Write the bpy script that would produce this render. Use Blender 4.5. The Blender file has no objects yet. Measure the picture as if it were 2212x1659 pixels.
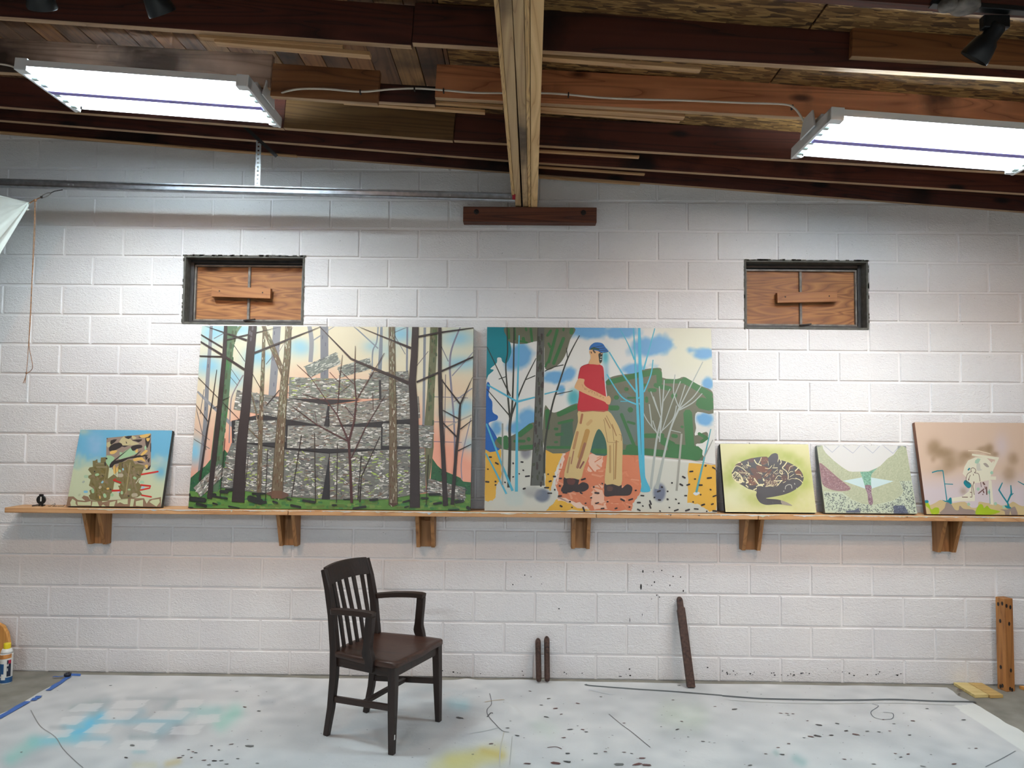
import bpy, bmesh, math, random
import numpy as np
from mathutils import Matrix, Vector, Euler
random.seed(7); rng = np.random.default_rng(11)
S = bpy.context.scene
COL = S.collection

# ------------------------------------------------------------------ camera
PW, PH, FPX = 2212, 1659, 1661.0
CAM = np.array([0.0, -5.188, 1.665])
_ya, _pi, _ro = [math.radians(a) for a in (-0.681, 3.152, 0.6075)]
_fw = np.array([math.sin(_ya)*math.cos(_pi), math.cos(_ya)*math.cos(_pi), math.sin(_pi)])
_rt = np.array([math.cos(_ya), -math.sin(_ya), 0.0]); _up = np.cross(_rt, _fw)
CR = math.cos(_ro)*_rt + math.sin(_ro)*_up; CU = -math.sin(_ro)*_rt + math.cos(_ro)*_up
cd = bpy.data.cameras.new('camera'); cam = bpy.data.objects.new('camera', cd); COL.objects.link(cam)
cd.sensor_fit = 'HORIZONTAL'; cd.sensor_width = 36; cd.lens = FPX/PW*36; cd.clip_start = .05
cam.matrix_world = Matrix(((CR[0], CU[0], -_fw[0], CAM[0]), (CR[1], CU[1], -_fw[1], CAM[1]), (CR[2], CU[2], -_fw[2], CAM[2]), (0, 0, 0, 1)))
S.camera = cam

# ------------------------------------------------------------------ light and exposure
w = bpy.data.worlds.new('world'); S.world = w; w.use_nodes = True
w.node_tree.nodes['Background'].inputs[0].default_value = (.75, .85, 1, 1)
w.node_tree.nodes['Background'].inputs[1].default_value = .05
S.view_settings.view_transform = 'Standard'; S.view_settings.look = 'None'
S.view_settings.gamma = 1; S.view_settings.use_curve_mapping = False
S.view_settings.exposure = 0.28
S.cycles.max_bounces = 4; S.cycles.diffuse_bounces = 4; S.cycles.glossy_bounces = 2; S.cycles.use_light_tree = False; S.cycles.transmission_bounces = 0; S.cycles.caustics_reflective = False; S.cycles.adaptive_threshold = .05; S.cycles.adaptive_min_samples = 24
TUBE_POWER = 100.0          # emission of the fluorescent lamps
SPOT_POWER = 56.0         # warm track lamps
BACK_POWER = 150.0          # the studio's other ceiling fixtures, behind the camera
def area_lamp(name, loc, sx, sy, power, col):
    l = bpy.data.lights.new(name, 'AREA'); l.shape = 'RECTANGLE'; l.size = sx; l.size_y = sy; l.energy = power; l.color = col
    o = bpy.data.objects.new(name, l); COL.objects.link(o); o.location = loc
    return o
area_lamp('ceiling_fixture_lamp', (-1.6, -7.2, 3.15), 1.15, .5, BACK_POWER, (.86, .94, 1))
area_lamp('ceiling_fixture_lamp', (2.2, -7.2, 3.0), 1.15, .5, BACK_POWER, (.86, .94, 1))
def spot_lamp(loc, target, power, size=1.5, col=(1, .6, .36)):
    l = bpy.data.lights.new('track_bulb', 'SPOT'); l.energy = power; l.color = col; l.spot_size = size; l.spot_blend = 1.0; l.shadow_soft_size = .02
    o = bpy.data.objects.new('track_bulb', l); COL.objects.link(o); o.location = loc
    o.rotation_euler = (Vector(target)-Vector(loc)).to_track_quat('-Z', 'Y').to_euler()

# ------------------------------------------------------------------ measuring helpers: photo pixel -> point on a plane of the room
def ray(x, y): return _fw + CR*(x-PW/2)/FPX - CU*(y-PH/2)/FPX
def wall(x, y, Y=0.0):
    d = ray(x, y); return CAM + d*(Y-CAM[1])/d[1]
def floor(x, y, Z=0.0):
    d = ray(x, y); return CAM + d*(Z-CAM[2])/d[2]
def proj(p):
    d = np.asarray(p, float)-CAM; z = d@_fw
    return np.stack([PW/2+FPX*(d@CR)/z, PH/2-FPX*(d@CU)/z], -1)

# ------------------------------------------------------------------ materials
def lin(c):
    c = np.asarray(c, float)/255.0
    return np.where(c <= .04045, c/12.92, ((c+.055)/1.055)**2.4)
def rgb(*c): return tuple(lin(c))+(1.0,)
class NT:
    def __init__(s, name):
        s.m = bpy.data.materials.new(name); s.m.use_nodes = True; s.t = s.m.node_tree; s.b = s.t.nodes['Principled BSDF']
    def n(s, typ, **kw):
        o = s.t.nodes.new(typ)
        for k, v in kw.items():
            if k in o.inputs: o.inputs[k].default_value = v
            else: setattr(o, k, v)
        return o
    def l(s, a, b): s.t.links.new(a, b)
    def ramp(s, fac, stops):
        r = s.n('ShaderNodeValToRGB'); e = r.color_ramp.elements
        while len(e) < len(stops): e.new(.5)
        for i, (p, c) in enumerate(stops): e[i].position = p; e[i].color = c
        s.l(fac, r.inputs[0]); return r.outputs[0]
    def mix(s, fac, a, b, mode='MIX'):
        m = s.n('ShaderNodeMix', data_type='RGBA', blend_type=mode)
        for v, i in ((fac, 0), (a, 6), (b, 7)):
            if hasattr(v, 'links'): s.l(v, m.inputs[i])
            else: m.inputs[i].default_value = v
        return m.outputs[2]
    def bump(s, h, strength, dist):
        b = s.n('ShaderNodeBump'); b.inputs['Strength'].default_value = strength; b.inputs['Distance'].default_value = dist
        s.l(h, b.inputs['Height']); return b.outputs[0]
    def math(s, op, a, b=0.0):
        m = s.n('ShaderNodeMath', operation=op)
        for v, i in ((a, 0), (b, 1)):
            if hasattr(v, 'links'): s.l(v, m.inputs[i])
            else: m.inputs[i].default_value = v
        return m.outputs[0]
def plain(name, c, rough=.5, metal=0.0, var=.06, scale=12, bump=0.0, coat=0.0):
    t = NT(name); t.b.inputs['Roughness'].default_value = rough; t.b.inputs['Metallic'].default_value = metal
    t.b.inputs['Coat Weight'].default_value = coat
    tc = t.n('ShaderNodeTexCoord'); no = t.n('ShaderNodeTexNoise', Scale=scale, Detail=5.0); t.l(tc.outputs['Object'], no.inputs['Vector'])
    a = np.array(c[:3]); col = t.ramp(no.outputs[0], [(.3, tuple(a*(1-2*var))+(1,)), (.7, tuple(np.minimum(a*(1+2*var), 1))+(1,))])
    t.l(col, t.b.inputs['Base Color'])
    if bump: t.l(t.bump(no.outputs[0], bump, .004), t.b.inputs['Normal'])
    return t.m
def wood(name, light, dark, axis=0, ring=9.0, rough=.6, knots=True, coat=0.0, contrast=.5, dirt=None, squash=.055):
    """long-grained wood; axis = the local axis the grain follows"""
    t = NT(name); t.b.inputs['Roughness'].default_value = rough; t.b.inputs['Coat Weight'].default_value = coat; t.b.inputs['Coat Roughness'].default_value = .3
    tc = t.n('ShaderNodeTexCoord'); oi = t.n('ShaderNodeObjectInfo')
    off = t.n('ShaderNodeVectorMath', operation='SCALE'); off.inputs[0].default_value = (7.1, 3.3, 5.7); t.l(oi.outputs['Random'], off.inputs['Scale'])
    add = t.n('ShaderNodeVectorMath', operation='ADD'); t.l(tc.outputs['Object'], add.inputs[0]); t.l(off.outputs[0], add.inputs[1])
    sc = [1.0, 1.0, 1.0]; sc[axis] = squash
    mp = t.n('ShaderNodeMapping'); mp.inputs['Scale'].default_value = sc; t.l(add.outputs[0], mp.inputs[0])
    n1 = t.n('ShaderNodeTexNoise', Scale=ring, Detail=1.5, Distortion=.6); t.l(mp.outputs[0], n1.inputs['Vector'])
    fr = t.math('FRACT', t.math('MULTIPLY', n1.outputs[0], 9.0))
    n2 = t.n('ShaderNodeTexNoise', Scale=110.0, Detail=4.0); t.l(mp.outputs[0], n2.inputs['Vector'])
    L, D = np.array(light[:3]), np.array(dark[:3]); M = L*(1-contrast)+D*contrast
    col = t.ramp(fr, [(0, tuple(M)+(1,)), (.55, tuple(L)+(1,)), (.9, tuple(M)+(1,)), (1, tuple(D)+(1,))])
    col = t.mix(t.math('MULTIPLY', n2.outputs[0], .35), col, tuple(M*.8)+(1,))
    if knots:
        mk = t.n('ShaderNodeMapping'); ks = [9.0, 9.0, 9.0]; ks[axis] = 3.2; mk.inputs['Scale'].default_value = ks; t.l(add.outputs[0], mk.inputs[0])
        vo = t.n('ShaderNodeTexVoronoi', Scale=.62); t.l(mk.outputs[0], vo.inputs['Vector'])
        k = t.n('ShaderNodeMapRange'); k.inputs[1].default_value = .07; k.inputs[2].default_value = .16; k.inputs[3].default_value = 1; k.inputs[4].default_value = 0
        t.l(vo.outputs['Distance'], k.inputs[0]); col = t.mix(k.outputs[0], col, tuple(D*.35)+(1,))
    if dirt:
        nd = t.n('ShaderNodeTexNoise', Scale=dirt, Detail=6.0); t.l(add.outputs[0], nd.inputs['Vector'])
        k = t.n('ShaderNodeMapRange'); k.inputs[1].default_value = .52; k.inputs[2].default_value = .68; t.l(nd.outputs[0], k.inputs[0])
        col = t.mix(k.outputs[0], col, tuple(D*.25)+(1,))
    t.l(col, t.b.inputs['Base Color']); t.l(t.bump(n2.outputs[0], .25, .002), t.b.inputs['Normal'])
    return t.m
def block_paint(name, joints=False):
    t = NT(name); t.b.inputs['Roughness'].default_value = .62
    g = t.n('ShaderNodeNewGeometry')
    mp = t.n('ShaderNodeMapping'); mp.inputs['Scale'].default_value = (1, 1, 1.7); t.l(g.outputs['Position'], mp.inputs[0])
    n1 = t.n('ShaderNodeTexNoise', Scale=48.0, Detail=4.0, Roughness=.6, Distortion=1.1); t.l(mp.outputs[0], n1.inputs['Vector'])
    n2 = t.n('ShaderNodeTexNoise', Scale=1.6, Detail=3.0); t.l(g.outputs['Position'], n2.inputs['Vector'])
    v = t.n('ShaderNodeTexVoronoi', Scale=46.0, Randomness=1.0); t.l(mp.outputs[0], v.inputs['Vector'])
    n3 = t.n('ShaderNodeTexNoise', Scale=9.0, Detail=2.0); t.l(g.outputs['Position'], n3.inputs['Vector'])
    # sparse open pores: a voronoi cell centre where the patch noise is high
    patch = t.n('ShaderNodeMapRange'); patch.inputs[1].default_value = .50; patch.inputs[2].default_value = .72; patch.inputs[3].default_value = .02; patch.inputs[4].default_value = .15; t.l(n3.outputs[0], patch.inputs[0])
    pore = t.math('LESS_THAN', v.outputs['Distance'], patch.outputs[0])
    sep = t.n('ShaderNodeSeparateColor'); t.l(v.outputs['Color'], sep.inputs[0])
    pore = t.math('MULTIPLY', pore, t.math('GREATER_THAN', sep.outputs[0], .55))
    base = t.ramp(n2.outputs[0], [(.35, (.74, .73, .745, 1)), (.65, (.80, .785, .785, 1))])
    col = t.mix(t.math('MULTIPLY', pore, .8), base, (.16, .15, .14, 1))
    t.l(col, t.b.inputs['Base Color'])
    hgt = t.math('SUBTRACT', n1.outputs[0], t.math('MULTIPLY', pore, .5))
    t.l(t.bump(hgt, .16 if joints else .6, .013), t.b.inputs['Normal'])
    return t.m
def osb():
    t = NT('strand_board'); t.b.inputs['Roughness'].default_value = .7
    tc = t.n('ShaderNodeTexCoord'); cols = None
    for i, (rot, s) in enumerate(((.5, 1.0), (2.2, 1.15), (1.3, .85))):
        mp = t.n('ShaderNodeMapping'); mp.inputs['Rotation'].default_value = (0, 0, rot); mp.inputs['Scale'].default_value = (15*s, 70*s, 1); t.l(tc.outputs['Object'], mp.inputs[0])
        nz = t.n('ShaderNodeTexNoise', Scale=3.0); t.l(tc.outputs['Object'], nz.inputs['Vector'])
        v = t.n('ShaderNodeTexVoronoi', Scale=1.0); t.l(mp.outputs[0], v.inputs['Vector'])
        sp = t.n('ShaderNodeSeparateColor'); t.l(v.outputs['Color'], sp.inputs[0])
        c = t.ramp(sp.outputs[0], [(0, rgb(74, 50, 28)), (.5, rgb(128, 92, 52)), (1, rgb(182, 142, 86))])
        cols = c if cols is None else t.mix(t.math('GREATER_THAN', sp.outputs[1], .5), cols, c)
    t.l(cols, t.b.inputs['Base Color']); return t.m
def painted():
    t = NT('oil_paint'); t.b.inputs['Roughness'].default_value = .48
    a = t.n('ShaderNodeAttribute', attribute_name='paint'); t.l(t.mix(1.0, a.outputs['Color'], (.76, .76, .76, 1), 'MULTIPLY'), t.b.inputs['Base Color'])
    tc = t.n('ShaderNodeTexCoord'); nz = t.n('ShaderNodeTexNoise', Scale=420.0, Detail=2.0); t.l(tc.outputs['Object'], nz.inputs['Vector'])
    t.l(t.bump(nz.outputs[0], .12, .001), t.b.inputs['Normal']); return t.m
def glow(name, c, s):
    t = NT(name); t.b.inputs['Base Color'].default_value = (.9, .9, .9, 1)
    t.b.inputs['Emission Color'].default_value = c; t.b.inputs['Emission Strength'].default_value = s; return t.m
M = {}
M['block'] = block_paint('block_paint'); M['joint'] = block_paint('joint_paint', True)
M['osb'] = osb(); M['paint'] = painted()
M['joist_red'] = wood('joist_red', rgb(112, 54, 36), rgb(56, 24, 16), dirt=2.0)
M['joist_dark'] = wood('joist_dark', rgb(92, 44, 32), rgb(44, 20, 15), dirt=1.6)
M['joist_grey'] = wood('joist_grey', rgb(196, 166, 146), rgb(128, 102, 88), dirt=1.3)
M['joist_red_lit'] = wood('joist_red_lit', rgb(222, 146, 100), rgb(150, 86, 54), dirt=2.0)  # red joist wood brightened to carry the glow of the right fixture
M['joist_edge_lit'] = wood('joist_edge_lit', rgb(186, 152, 116), rgb(136, 102, 70), knots=False)
M['joist_tan'] = wood('joist_tan', rgb(150, 98, 58), rgb(90, 54, 30))
M['joist_olive'] = wood('joist_olive', rgb(122, 90, 52), rgb(72, 48, 26), dirt=2.2)
M['lath'] = wood('lath', rgb(206, 164, 116), rgb(148, 106, 68), knots=False)
M['plank_a'] = wood('plank_a', rgb(160, 108, 62), rgb(96, 60, 34), axis=1, dirt=2.4)
M['plank_b'] = wood('plank_b', rgb(124, 86, 58), rgb(70, 48, 34), axis=1, dirt=1.8)
M['plank_c'] = wood('plank_c', rgb(172, 128, 78), rgb(112, 74, 42), axis=1, dirt=2.0)
M['beam_pale'] = wood('beam_pale', rgb(238, 200, 144), rgb(190, 142, 90), axis=1)
M['beam_grey'] = wood('beam_grey', rgb(200, 168, 124), rgb(150, 116, 78), axis=1, dirt=1.4)
M['beam_ply'] = wood('beam_ply', rgb(224, 184, 124), rgb(120, 80, 44), axis=1, ring=30, knots=False)
M['block_wood'] = wood('block_wood', rgb(116, 62, 38), rgb(58, 28, 18), contrast=.7)
M['shelf'] = wood('shelf_pine', rgb(212, 166, 118), rgb(168, 118, 76), knots=False)
M['bracket'] = wood('bracket_pine', rgb(176, 128, 80), rgb(116, 78, 44), axis=2, knots=False)
M['ply'] = wood('plywood', rgb(176, 120, 70), rgb(112, 66, 34), ring=12, contrast=.8, squash=.13)
M['cleat'] = wood('cleat', rgb(168, 112, 66), rgb(118, 72, 40), knots=False)
M['post'] = wood('post', rgb(176, 118, 62), rgb(124, 78, 38), axis=2, knots=False)
M['offcut'] = wood('offcut', rgb(226, 204, 140), rgb(190, 158, 92), axis=0, knots=True)
M['offcut2'] = wood('offcut2', rgb(206, 172, 104), rgb(168, 128, 72), axis=0)
M['blond'] = wood('blond', rgb(222, 160, 84), rgb(186, 122, 58), axis=2, knots=False)
M['chair'] = wood('chair_oak', rgb(44, 27, 20), rgb(20, 12, 9), axis=2, rough=.5, knots=False, coat=.08)
M['chair_x'] = wood('chair_oak_rail', rgb(52, 32, 22), rgb(24, 14, 10), axis=0, rough=.5, knots=False, coat=.08)
M['seat'] = wood('chair_seat', rgb(70, 41, 27), rgb(36, 20, 14), axis=0, rough=.45, knots=False, coat=.08)
M['steel_dark'] = plain('steel_dark', rgb(48, 44, 43), .55, 0, .2, 20)
M['steel_frame'] = plain('steel_frame', rgb(110, 104, 98), .55, 0, .25, 25)
M['reveal'] = plain('reveal', rgb(80, 78, 72), .85, 0, .15, 30, .4)
M['galv'] = plain('galvanised', (.42, .44, .47), .42, 1.0, .1, 25)
M['zinc'] = plain('zinc_white', rgb(205, 208, 210), .4, .6, .05)
M['white_metal'] = plain('white_enamel', rgb(226, 228, 230), .35, 0, .02)
M['reflector'] = plain('reflector', rgb(240, 242, 245), .8, 0, .01)
M['violet'] = plain('unlit_gap_strip', rgb(150, 140, 215), .6, 0, .02)
M['socket'] = plain('socket', rgb(190, 205, 200), .5, 0, .02)
M['socket_g'] = plain('socket_green', rgb(70, 140, 110), .5, 0, .02)
M['black'] = plain('black_enamel', rgb(22, 26, 30), .4, 0, .1)
M['disc'] = plain('black_plastic', rgb(8, 8, 9), .45, 0, .05)
M['cable'] = plain('white_cable', rgb(214, 204, 190), .5, 0, .03)
M['iron'] = plain('rusty_iron', rgb(74, 54, 46), .7, .2, .25, 60, .3)
M['iron_dark'] = plain('iron_dark', rgb(34, 26, 24), .8, 0, .2, 60)
M['cord'] = plain('tan_cord', rgb(136, 98, 68), .8, 0, .3, 60)
M['sheet'] = plain('white_sheet', rgb(232, 238, 232), .8, 0, .02)
M['concrete'] = plain('concrete_floor', rgb(134, 130, 120), .75, 0, .14, 5, .15)
M['tape'] = plain('blue_tape', rgb(58, 100, 172), .6, 0, .06)
M['tape_dark'] = plain('dark_tape', rgb(28, 30, 44), .5, 0, .06)
M['yellow'] = plain('yellow_cap', rgb(228, 204, 30), .4, 0, .03)
M['can_white'] = plain('can_white', rgb(226, 226, 222), .35, 0, .02)
M['can_blue'] = plain('can_blue', rgb(40, 88, 138), .35, 0, .05)
M['can_orange'] = plain('can_orange', rgb(206, 140, 76), .35, 0, .15, 40)
M['can_dark'] = plain('can_dark', rgb(34, 40, 60), .35, 0, .05)
M['can_red'] = plain('can_red', rgb(170, 40, 60), .35, 0, .05)
M['plaster'] = plain('room_plaster', rgb(206, 204, 202), .8, 0, .05, 3)
M['tube'] = glow('lit_lamp', (.78, .94, 1, 1), TUBE_POWER)

# ------------------------------------------------------------------ mesh helpers
class MB:
    def __init__(s): s.v = []; s.f = []
    def add(s, vs, fs):
        o = len(s.v); s.v += [tuple(map(float, v)) for v in vs]; s.f += [tuple(i+o for i in f) for f in fs]; return s
    def hexa(s, p):      # 8 points: bottom 4 ccw, top 4 ccw
        return s.add(p, [(3, 2, 1, 0), (4, 5, 6, 7), (0, 1, 5, 4), (1, 2, 6, 5), (2, 3, 7, 6), (3, 0, 4, 7)])
    def box(s, x0, x1, y0, y1, z0, z1):
        return s.hexa([(x0, y0, z0), (x1, y0, z0), (x1, y1, z0), (x0, y1, z0), (x0, y0, z1), (x1, y0, z1), (x1, y1, z1), (x0, y1, z1)])
    def prism(s, pts, a, ext):   # planar outline pts (3D) extruded by vector ext; a unused
        n = len(pts); e = np.array(ext, float); P = [np.array(p, float) for p in pts]
        return s.add(P+[p+e for p in P], [tuple(range(n))[::-1], tuple(range(n, 2*n))]+[(i, (i+1) % n, (i+1) % n+n, i+n) for i in range(n)])
    def tube(s, pts, r, n=8, cap=True):
        P = [np.array(p, float) for p in pts]; R = r if hasattr(r, '__len__') else [r]*len(P); vs = []; fs = []
        up = None
        for i, p in enumerate(P):
            t = P[min(i+1, len(P)-1)]-P[max(i-1, 0)]; t = t/(np.linalg.norm(t)+1e-12)
            if up is None: up = np.array([0, 0, 1.]) if abs(t[2]) < .9 else np.array([1., 0, 0])
            a = np.cross(t, up); a /= np.linalg.norm(a)+1e-12; b = np.cross(a, t); up = b
            for k in range(n):
                an = 2*math.pi*k/n; vs.append(p+R[i]*(math.cos(an)*a+math.sin(an)*b))
        for i in range(len(P)-1):
            for k in range(n): fs.append((i*n+k, i*n+(k+1) % n, (i+1)*n+(k+1) % n, (i+1)*n+k))
        if cap: fs += [tuple(range(n))[::-1], tuple(range((len(P)-1)*n, len(P)*n))]
        return s.add(vs, fs)
    def sweep(s, pts, w, h, side):   # rectangular section bar along pts; side = width direction
        P = [np.array(p, float) for p in pts]; vs = []; fs = []; sd = np.array(side, float); sd /= np.linalg.norm(sd)
        W = w if hasattr(w, '__len__') else [w]*len(P); Hh = h if hasattr(h, '__len__') else [h]*len(P)
        for i, p in enumerate(P):
            t = P[min(i+1, len(P)-1)]-P[max(i-1, 0)]; t /= np.linalg.norm(t); b = np.cross(t, sd); b /= np.linalg.norm(b)
            for q, r in ((-1, -1), (1, -1), (1, 1), (-1, 1)): vs.append(p+sd*q*W[i]/2+b*r*Hh[i]/2)
        for i in range(len(P)-1):
            for k in range(4): fs.append((i*4+k, i*4+(k+1) % 4, i*4+4+(k+1) % 4, i*4+4+k))
        n = len(P); fs += [(3, 2, 1, 0), (n*4-4, n*4-3, n*4-2, n*4-1)]
        return s.add(vs, fs)
    def lathe(s, prof, n=24, c=(0, 0, 0)):   # profile of (r, z)
        vs = []; fs = []
        for r, z in prof:
            for k in range(n): an = 2*math.pi*k/n; vs.append((c[0]+r*math.cos(an), c[1]+r*math.sin(an), c[2]+z))
        for i in range(len(prof)-1):
            for k in range(n): fs.append((i*n+k, i*n+(k+1) % n, (i+1)*n+(k+1) % n, (i+1)*n+k))
        fs += [tuple(range(n))[::-1], tuple(range((len(prof)-1)*n, len(prof)*n))]
        return s.add(vs, fs)
    def build(s, name, mat, parent=None, bevel=0.0, smooth=False, fix=True):
        me = bpy.data.meshes.new(name); me.from_pydata(s.v, [], s.f)
        if fix:
            bm = bmesh.new(); bm.from_mesh(me); bmesh.ops.recalc_face_normals(bm, faces=bm.faces); bm.to_mesh(me); bm.free()
        me.materials.append(mat if not isinstance(mat, str) else M[mat])
        if smooth: me.polygons.foreach_set('use_smooth', [True]*len(me.polygons))
        o = bpy.data.objects.new(name, me); COL.objects.link(o)
        if parent: o.parent = parent
        if bevel:
            b = o.modifiers.new('bevel', 'BEVEL'); b.width = bevel; b.segments = 2; b.limit_method = 'ANGLE'; b.angle_limit = .6
        return o
def empty(name, loc=(0, 0, 0), rot=(0, 0, 0)):
    o = bpy.data.objects.new(name, None); COL.objects.link(o); o.location = loc; o.rotation_euler = rot; o.empty_display_size = .1; return o
def tag(o, label=None, cat=None, group=None, kind=None):
    for k, v in (('label', label), ('category', cat), ('group', group), ('kind', kind)):
        if v: o[k] = v
    return o
def copy_obj(o, parent=None):
    c = o.copy(); COL.objects.link(c); c.parent = parent; return c

# ================================================================== the setting
BH, BW = .2032, .4064
ROW0, COL0 = 2.801, -3.349
OPEN = [(-2.318, -1.490, 2.340, 2.810), (1.508, 2.344, 2.342, 2.810)]
XL, XR, YB, ZT = -5.6, 5.6, -9.5, 4.1

# ---- rear wall: mortar slab with two openings, concrete blocks as pieces
b = MB(); T0, T1 = .0075, .30
b.box(XL, XR, T0, T1, 0, 2.340); b.box(XL, XR, T0, T1, 2.810, ZT)
b.box(XL, OPEN[0][0], T0, T1, 2.340, 2.810); b.box(OPEN[0][1], OPEN[1][0], T0, T1, 2.340, 2.810); b.box(OPEN[1][1], XR, T0, T1, 2.340, 2.810)
wall_back = tag(b.build('wall_back', 'joint'), 'white painted concrete block wall with raked joints', None, None, 'structure')
def cut(rects, o):
    out = []
    for (a, c, d, e) in rects:
        if c <= o[0] or a >= o[1] or e <= o[2] or d >= o[3]: out.append((a, c, d, e)); continue
        if d < o[2]: out.append((a, c, d, o[2]))
        if e > o[3]: out.append((a, c, o[3], e))
        dd, ee = max(d, o[2]), min(e, o[3])
        if a < o[0]: out.append((a, o[0], dd, ee))
        if c > o[1]: out.append((o[1], c, dd, ee))
    return out
blocks = []
for r in range(-6, 14):
    for c in range(-6, 23):
        x0 = COL0+(c+(.5 if r % 2 else 0))*BW; z1 = ROW0-r*BH; z0 = z1-BH
        if x0 < XL or x0+BW > XR: continue
        rc = [(x0+.005, x0+BW-.005, max(z0+.0055, .002), z1-.0055)]
        for o in OPEN: rc = cut(rc, o)
        blocks += [q for q in rc if q[1]-q[0] > .03 and q[3]-q[2] > .02]
PAINT_BOX = [(-2.12, -.33, 1.13, 2.30), (-.21, 1.25, 1.13, 2.30)]     # blocks wholly behind the two big canvases
def block_score(q):
    if any(q[0] > p[0] and q[1] < p[1] and q[2] > p[2] and q[3] < p[3] for p in PAINT_BOX): return 0
    c = proj(np.array([[q[0], 0, q[2]], [q[1], 0, q[3]]])); x0, x1 = np.clip([c[0][0], c[1][0]], 0, PW); y0, y1 = np.clip([c[1][1], c[0][1]], 0, PH)
    ztop = 3.394-.07036*(q[0]+q[1])/2
    if q[2] > ztop: return 0
    return (x1-x0)*(y1-y0)
blocks.sort(key=block_score, reverse=True)
def block_geo(wd, hg):
    d, i = .009, .0055; a, c = wd/2, hg/2
    o = [(-a, d, -c), (a, d, -c), (a, d, c), (-a, d, c)]; f = [(-a+i, 0, -c+i), (a-i, 0, -c+i), (a-i, 0, c-i), (-a+i, 0, c-i)]; k = [(x, .05, z) for x, y, z in o]
    return o+f+k, [(4, 5, 6, 7)]+[(j, (j+1) % 4, 4+(j+1) % 4, 4+j) for j in range(4)]+[(8+j, 8+(j+1) % 4, (j+1) % 4, j) for j in range(4)]
cache = {}; rest = MB()
for k, q in enumerate(blocks):
    wd, hg = round(q[1]-q[0], 3), round(q[3]-q[2], 3); cx, cz = (q[0]+q[1])/2, (q[2]+q[3])/2; dy = rng.uniform(-.0022, .0012)
    if k < 296 and block_score(q) > 30:
        if (wd, hg) not in cache:
            vs, fs = block_geo(wd, hg); me = bpy.data.meshes.new('concrete_block'); me.from_pydata(vs, [], fs); me.materials.append(M['block']); cache[(wd, hg)] = me
        o = bpy.data.objects.new('concrete_block', cache[(wd, hg)]); COL.objects.link(o); o.parent = wall_back
        o.location = (cx, dy, cz); o.rotation_euler = (0, rng.normal(0, .0012), rng.normal(0, .0015))
    else:
        vs, fs = block_geo(wd, hg); rest.add([(x+cx, y+dy, z+cz) for x, y, z in vs], fs)
tag(rest.build('concrete_blocks', 'block', wall_back, fix=False), kind='stuff')

# ---- the other walls and the floor
for nm, bx in (('wall_left', (XL-.2, XL, YB, .3, 0, ZT)), ('wall_right', (XR, XR+.2, YB, .3, 0, ZT)), ('wall_front', (XL-.2, XR+.2, YB-.2, YB, 0, ZT))):
    tag(MB().box(*bx).build(nm, 'plaster'), kind='structure')
tag(MB().box(XL-.2, XR+.2, YB-.2, .3, -.15, 0).build('floor', 'concrete'), 'bare grey concrete floor', None, None, 'structure')

# ---- boarded-up windows
def window(name, o, side, label):
    x0, x1, z0, z1 = o; cx, cz = (x0+x1)/2, (z0+z1)/2
    e = empty(name, (cx, 0, z0)); tag(e, label, None, None, 'structure')
    a, h = (x1-x0)/2, z1-z0; t = .012
    def ring(m, a0, h0, h1, wd, y0, y1):
        m.box(-a0, -a0+wd, y0, y1, h0, h1); m.box(a0-wd, a0, y0, y1, h0, h1); m.box(-a0+wd, a0-wd, y0, y1, h0, h0+wd); m.box(-a0+wd, a0-wd, y0, y1, h1-wd, h1); return m
    m = MB()   # rough mortar reveal, with a ragged lip where the wall paint stops
    ring(m, a, 0, h, t, .0, .10)
    for i in range(46):
        x = rng.uniform(-a, a); s = rng.uniform(.006, .016); m.box(x-s, x+s, -.003, .004, h-.002, h+rng.uniform(.002, .009))
    for i in range(12):
        for sg in (-1, 1):
            z = rng.uniform(0, h); s = rng.uniform(.005, .012); m.box(sg*a-.004, sg*a+.004+.0, -.003, .004, z-s, z+s)
    m.build('reveal', 'reveal', e)
    ring(MB(), a-t, t, h-t, .022, .085, .125).build('steel_frame', 'steel_dark', e, .002)
    ring(MB(), a-t-.022, t+.024, h-t-.03, .011, .10, .13).build('sash_bar_frame', 'steel_frame', e, .001)
    ia, i0, i1 = a-t-.03, t+.03, h-t-.036
    for s0, s1 in ((-ia, -.006), (.006, ia)):
        MB().box(s0, s1, .122, .140, i0, i1).build('plywood_panel', 'ply', e, .001)
    MB().box(-ia-.01, ia+.01, .16, .165, i0-.01, i1+.01).build('backing', 'steel_dark', e)
    MB().box(-.008, .008, .104, .135, i0-.004, i1+.004).build('glazing_bar', 'steel_frame', e, .001)
    c = MB().box(-.205, .205, .066, .104, -.036, .036).build('cleat', 'cleat', e, .002)
    c.location = (-.04*side*-1 if side < 0 else .03, 0, h*.49); c.rotation_euler = (0, .028*(-side), 0)
    for sx in (-.15, .15): 
        n = MB().lathe([(.005, 0), (.005, .003)], 8); n = n.build('nail', 'iron_dark', c); n.rotation_euler = (math.pi/2, 0, 0); n.location = (sx, .067, .004)
    lt = MB().box(-.02, .06, .07, .086, 0, .009).build('latch', 'iron_dark', e, .001); lt.location = (.0, 0, t+.022); lt.rotation_euler = (0, -.12, 0)
window('window_1', OPEN[0], -1, 'boarded steel window above the forest painting, plywood with a centre cleat')
window('window_2', OPEN[1], 1, 'boarded steel window above the snake painting, plywood with a centre cleat')

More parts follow.
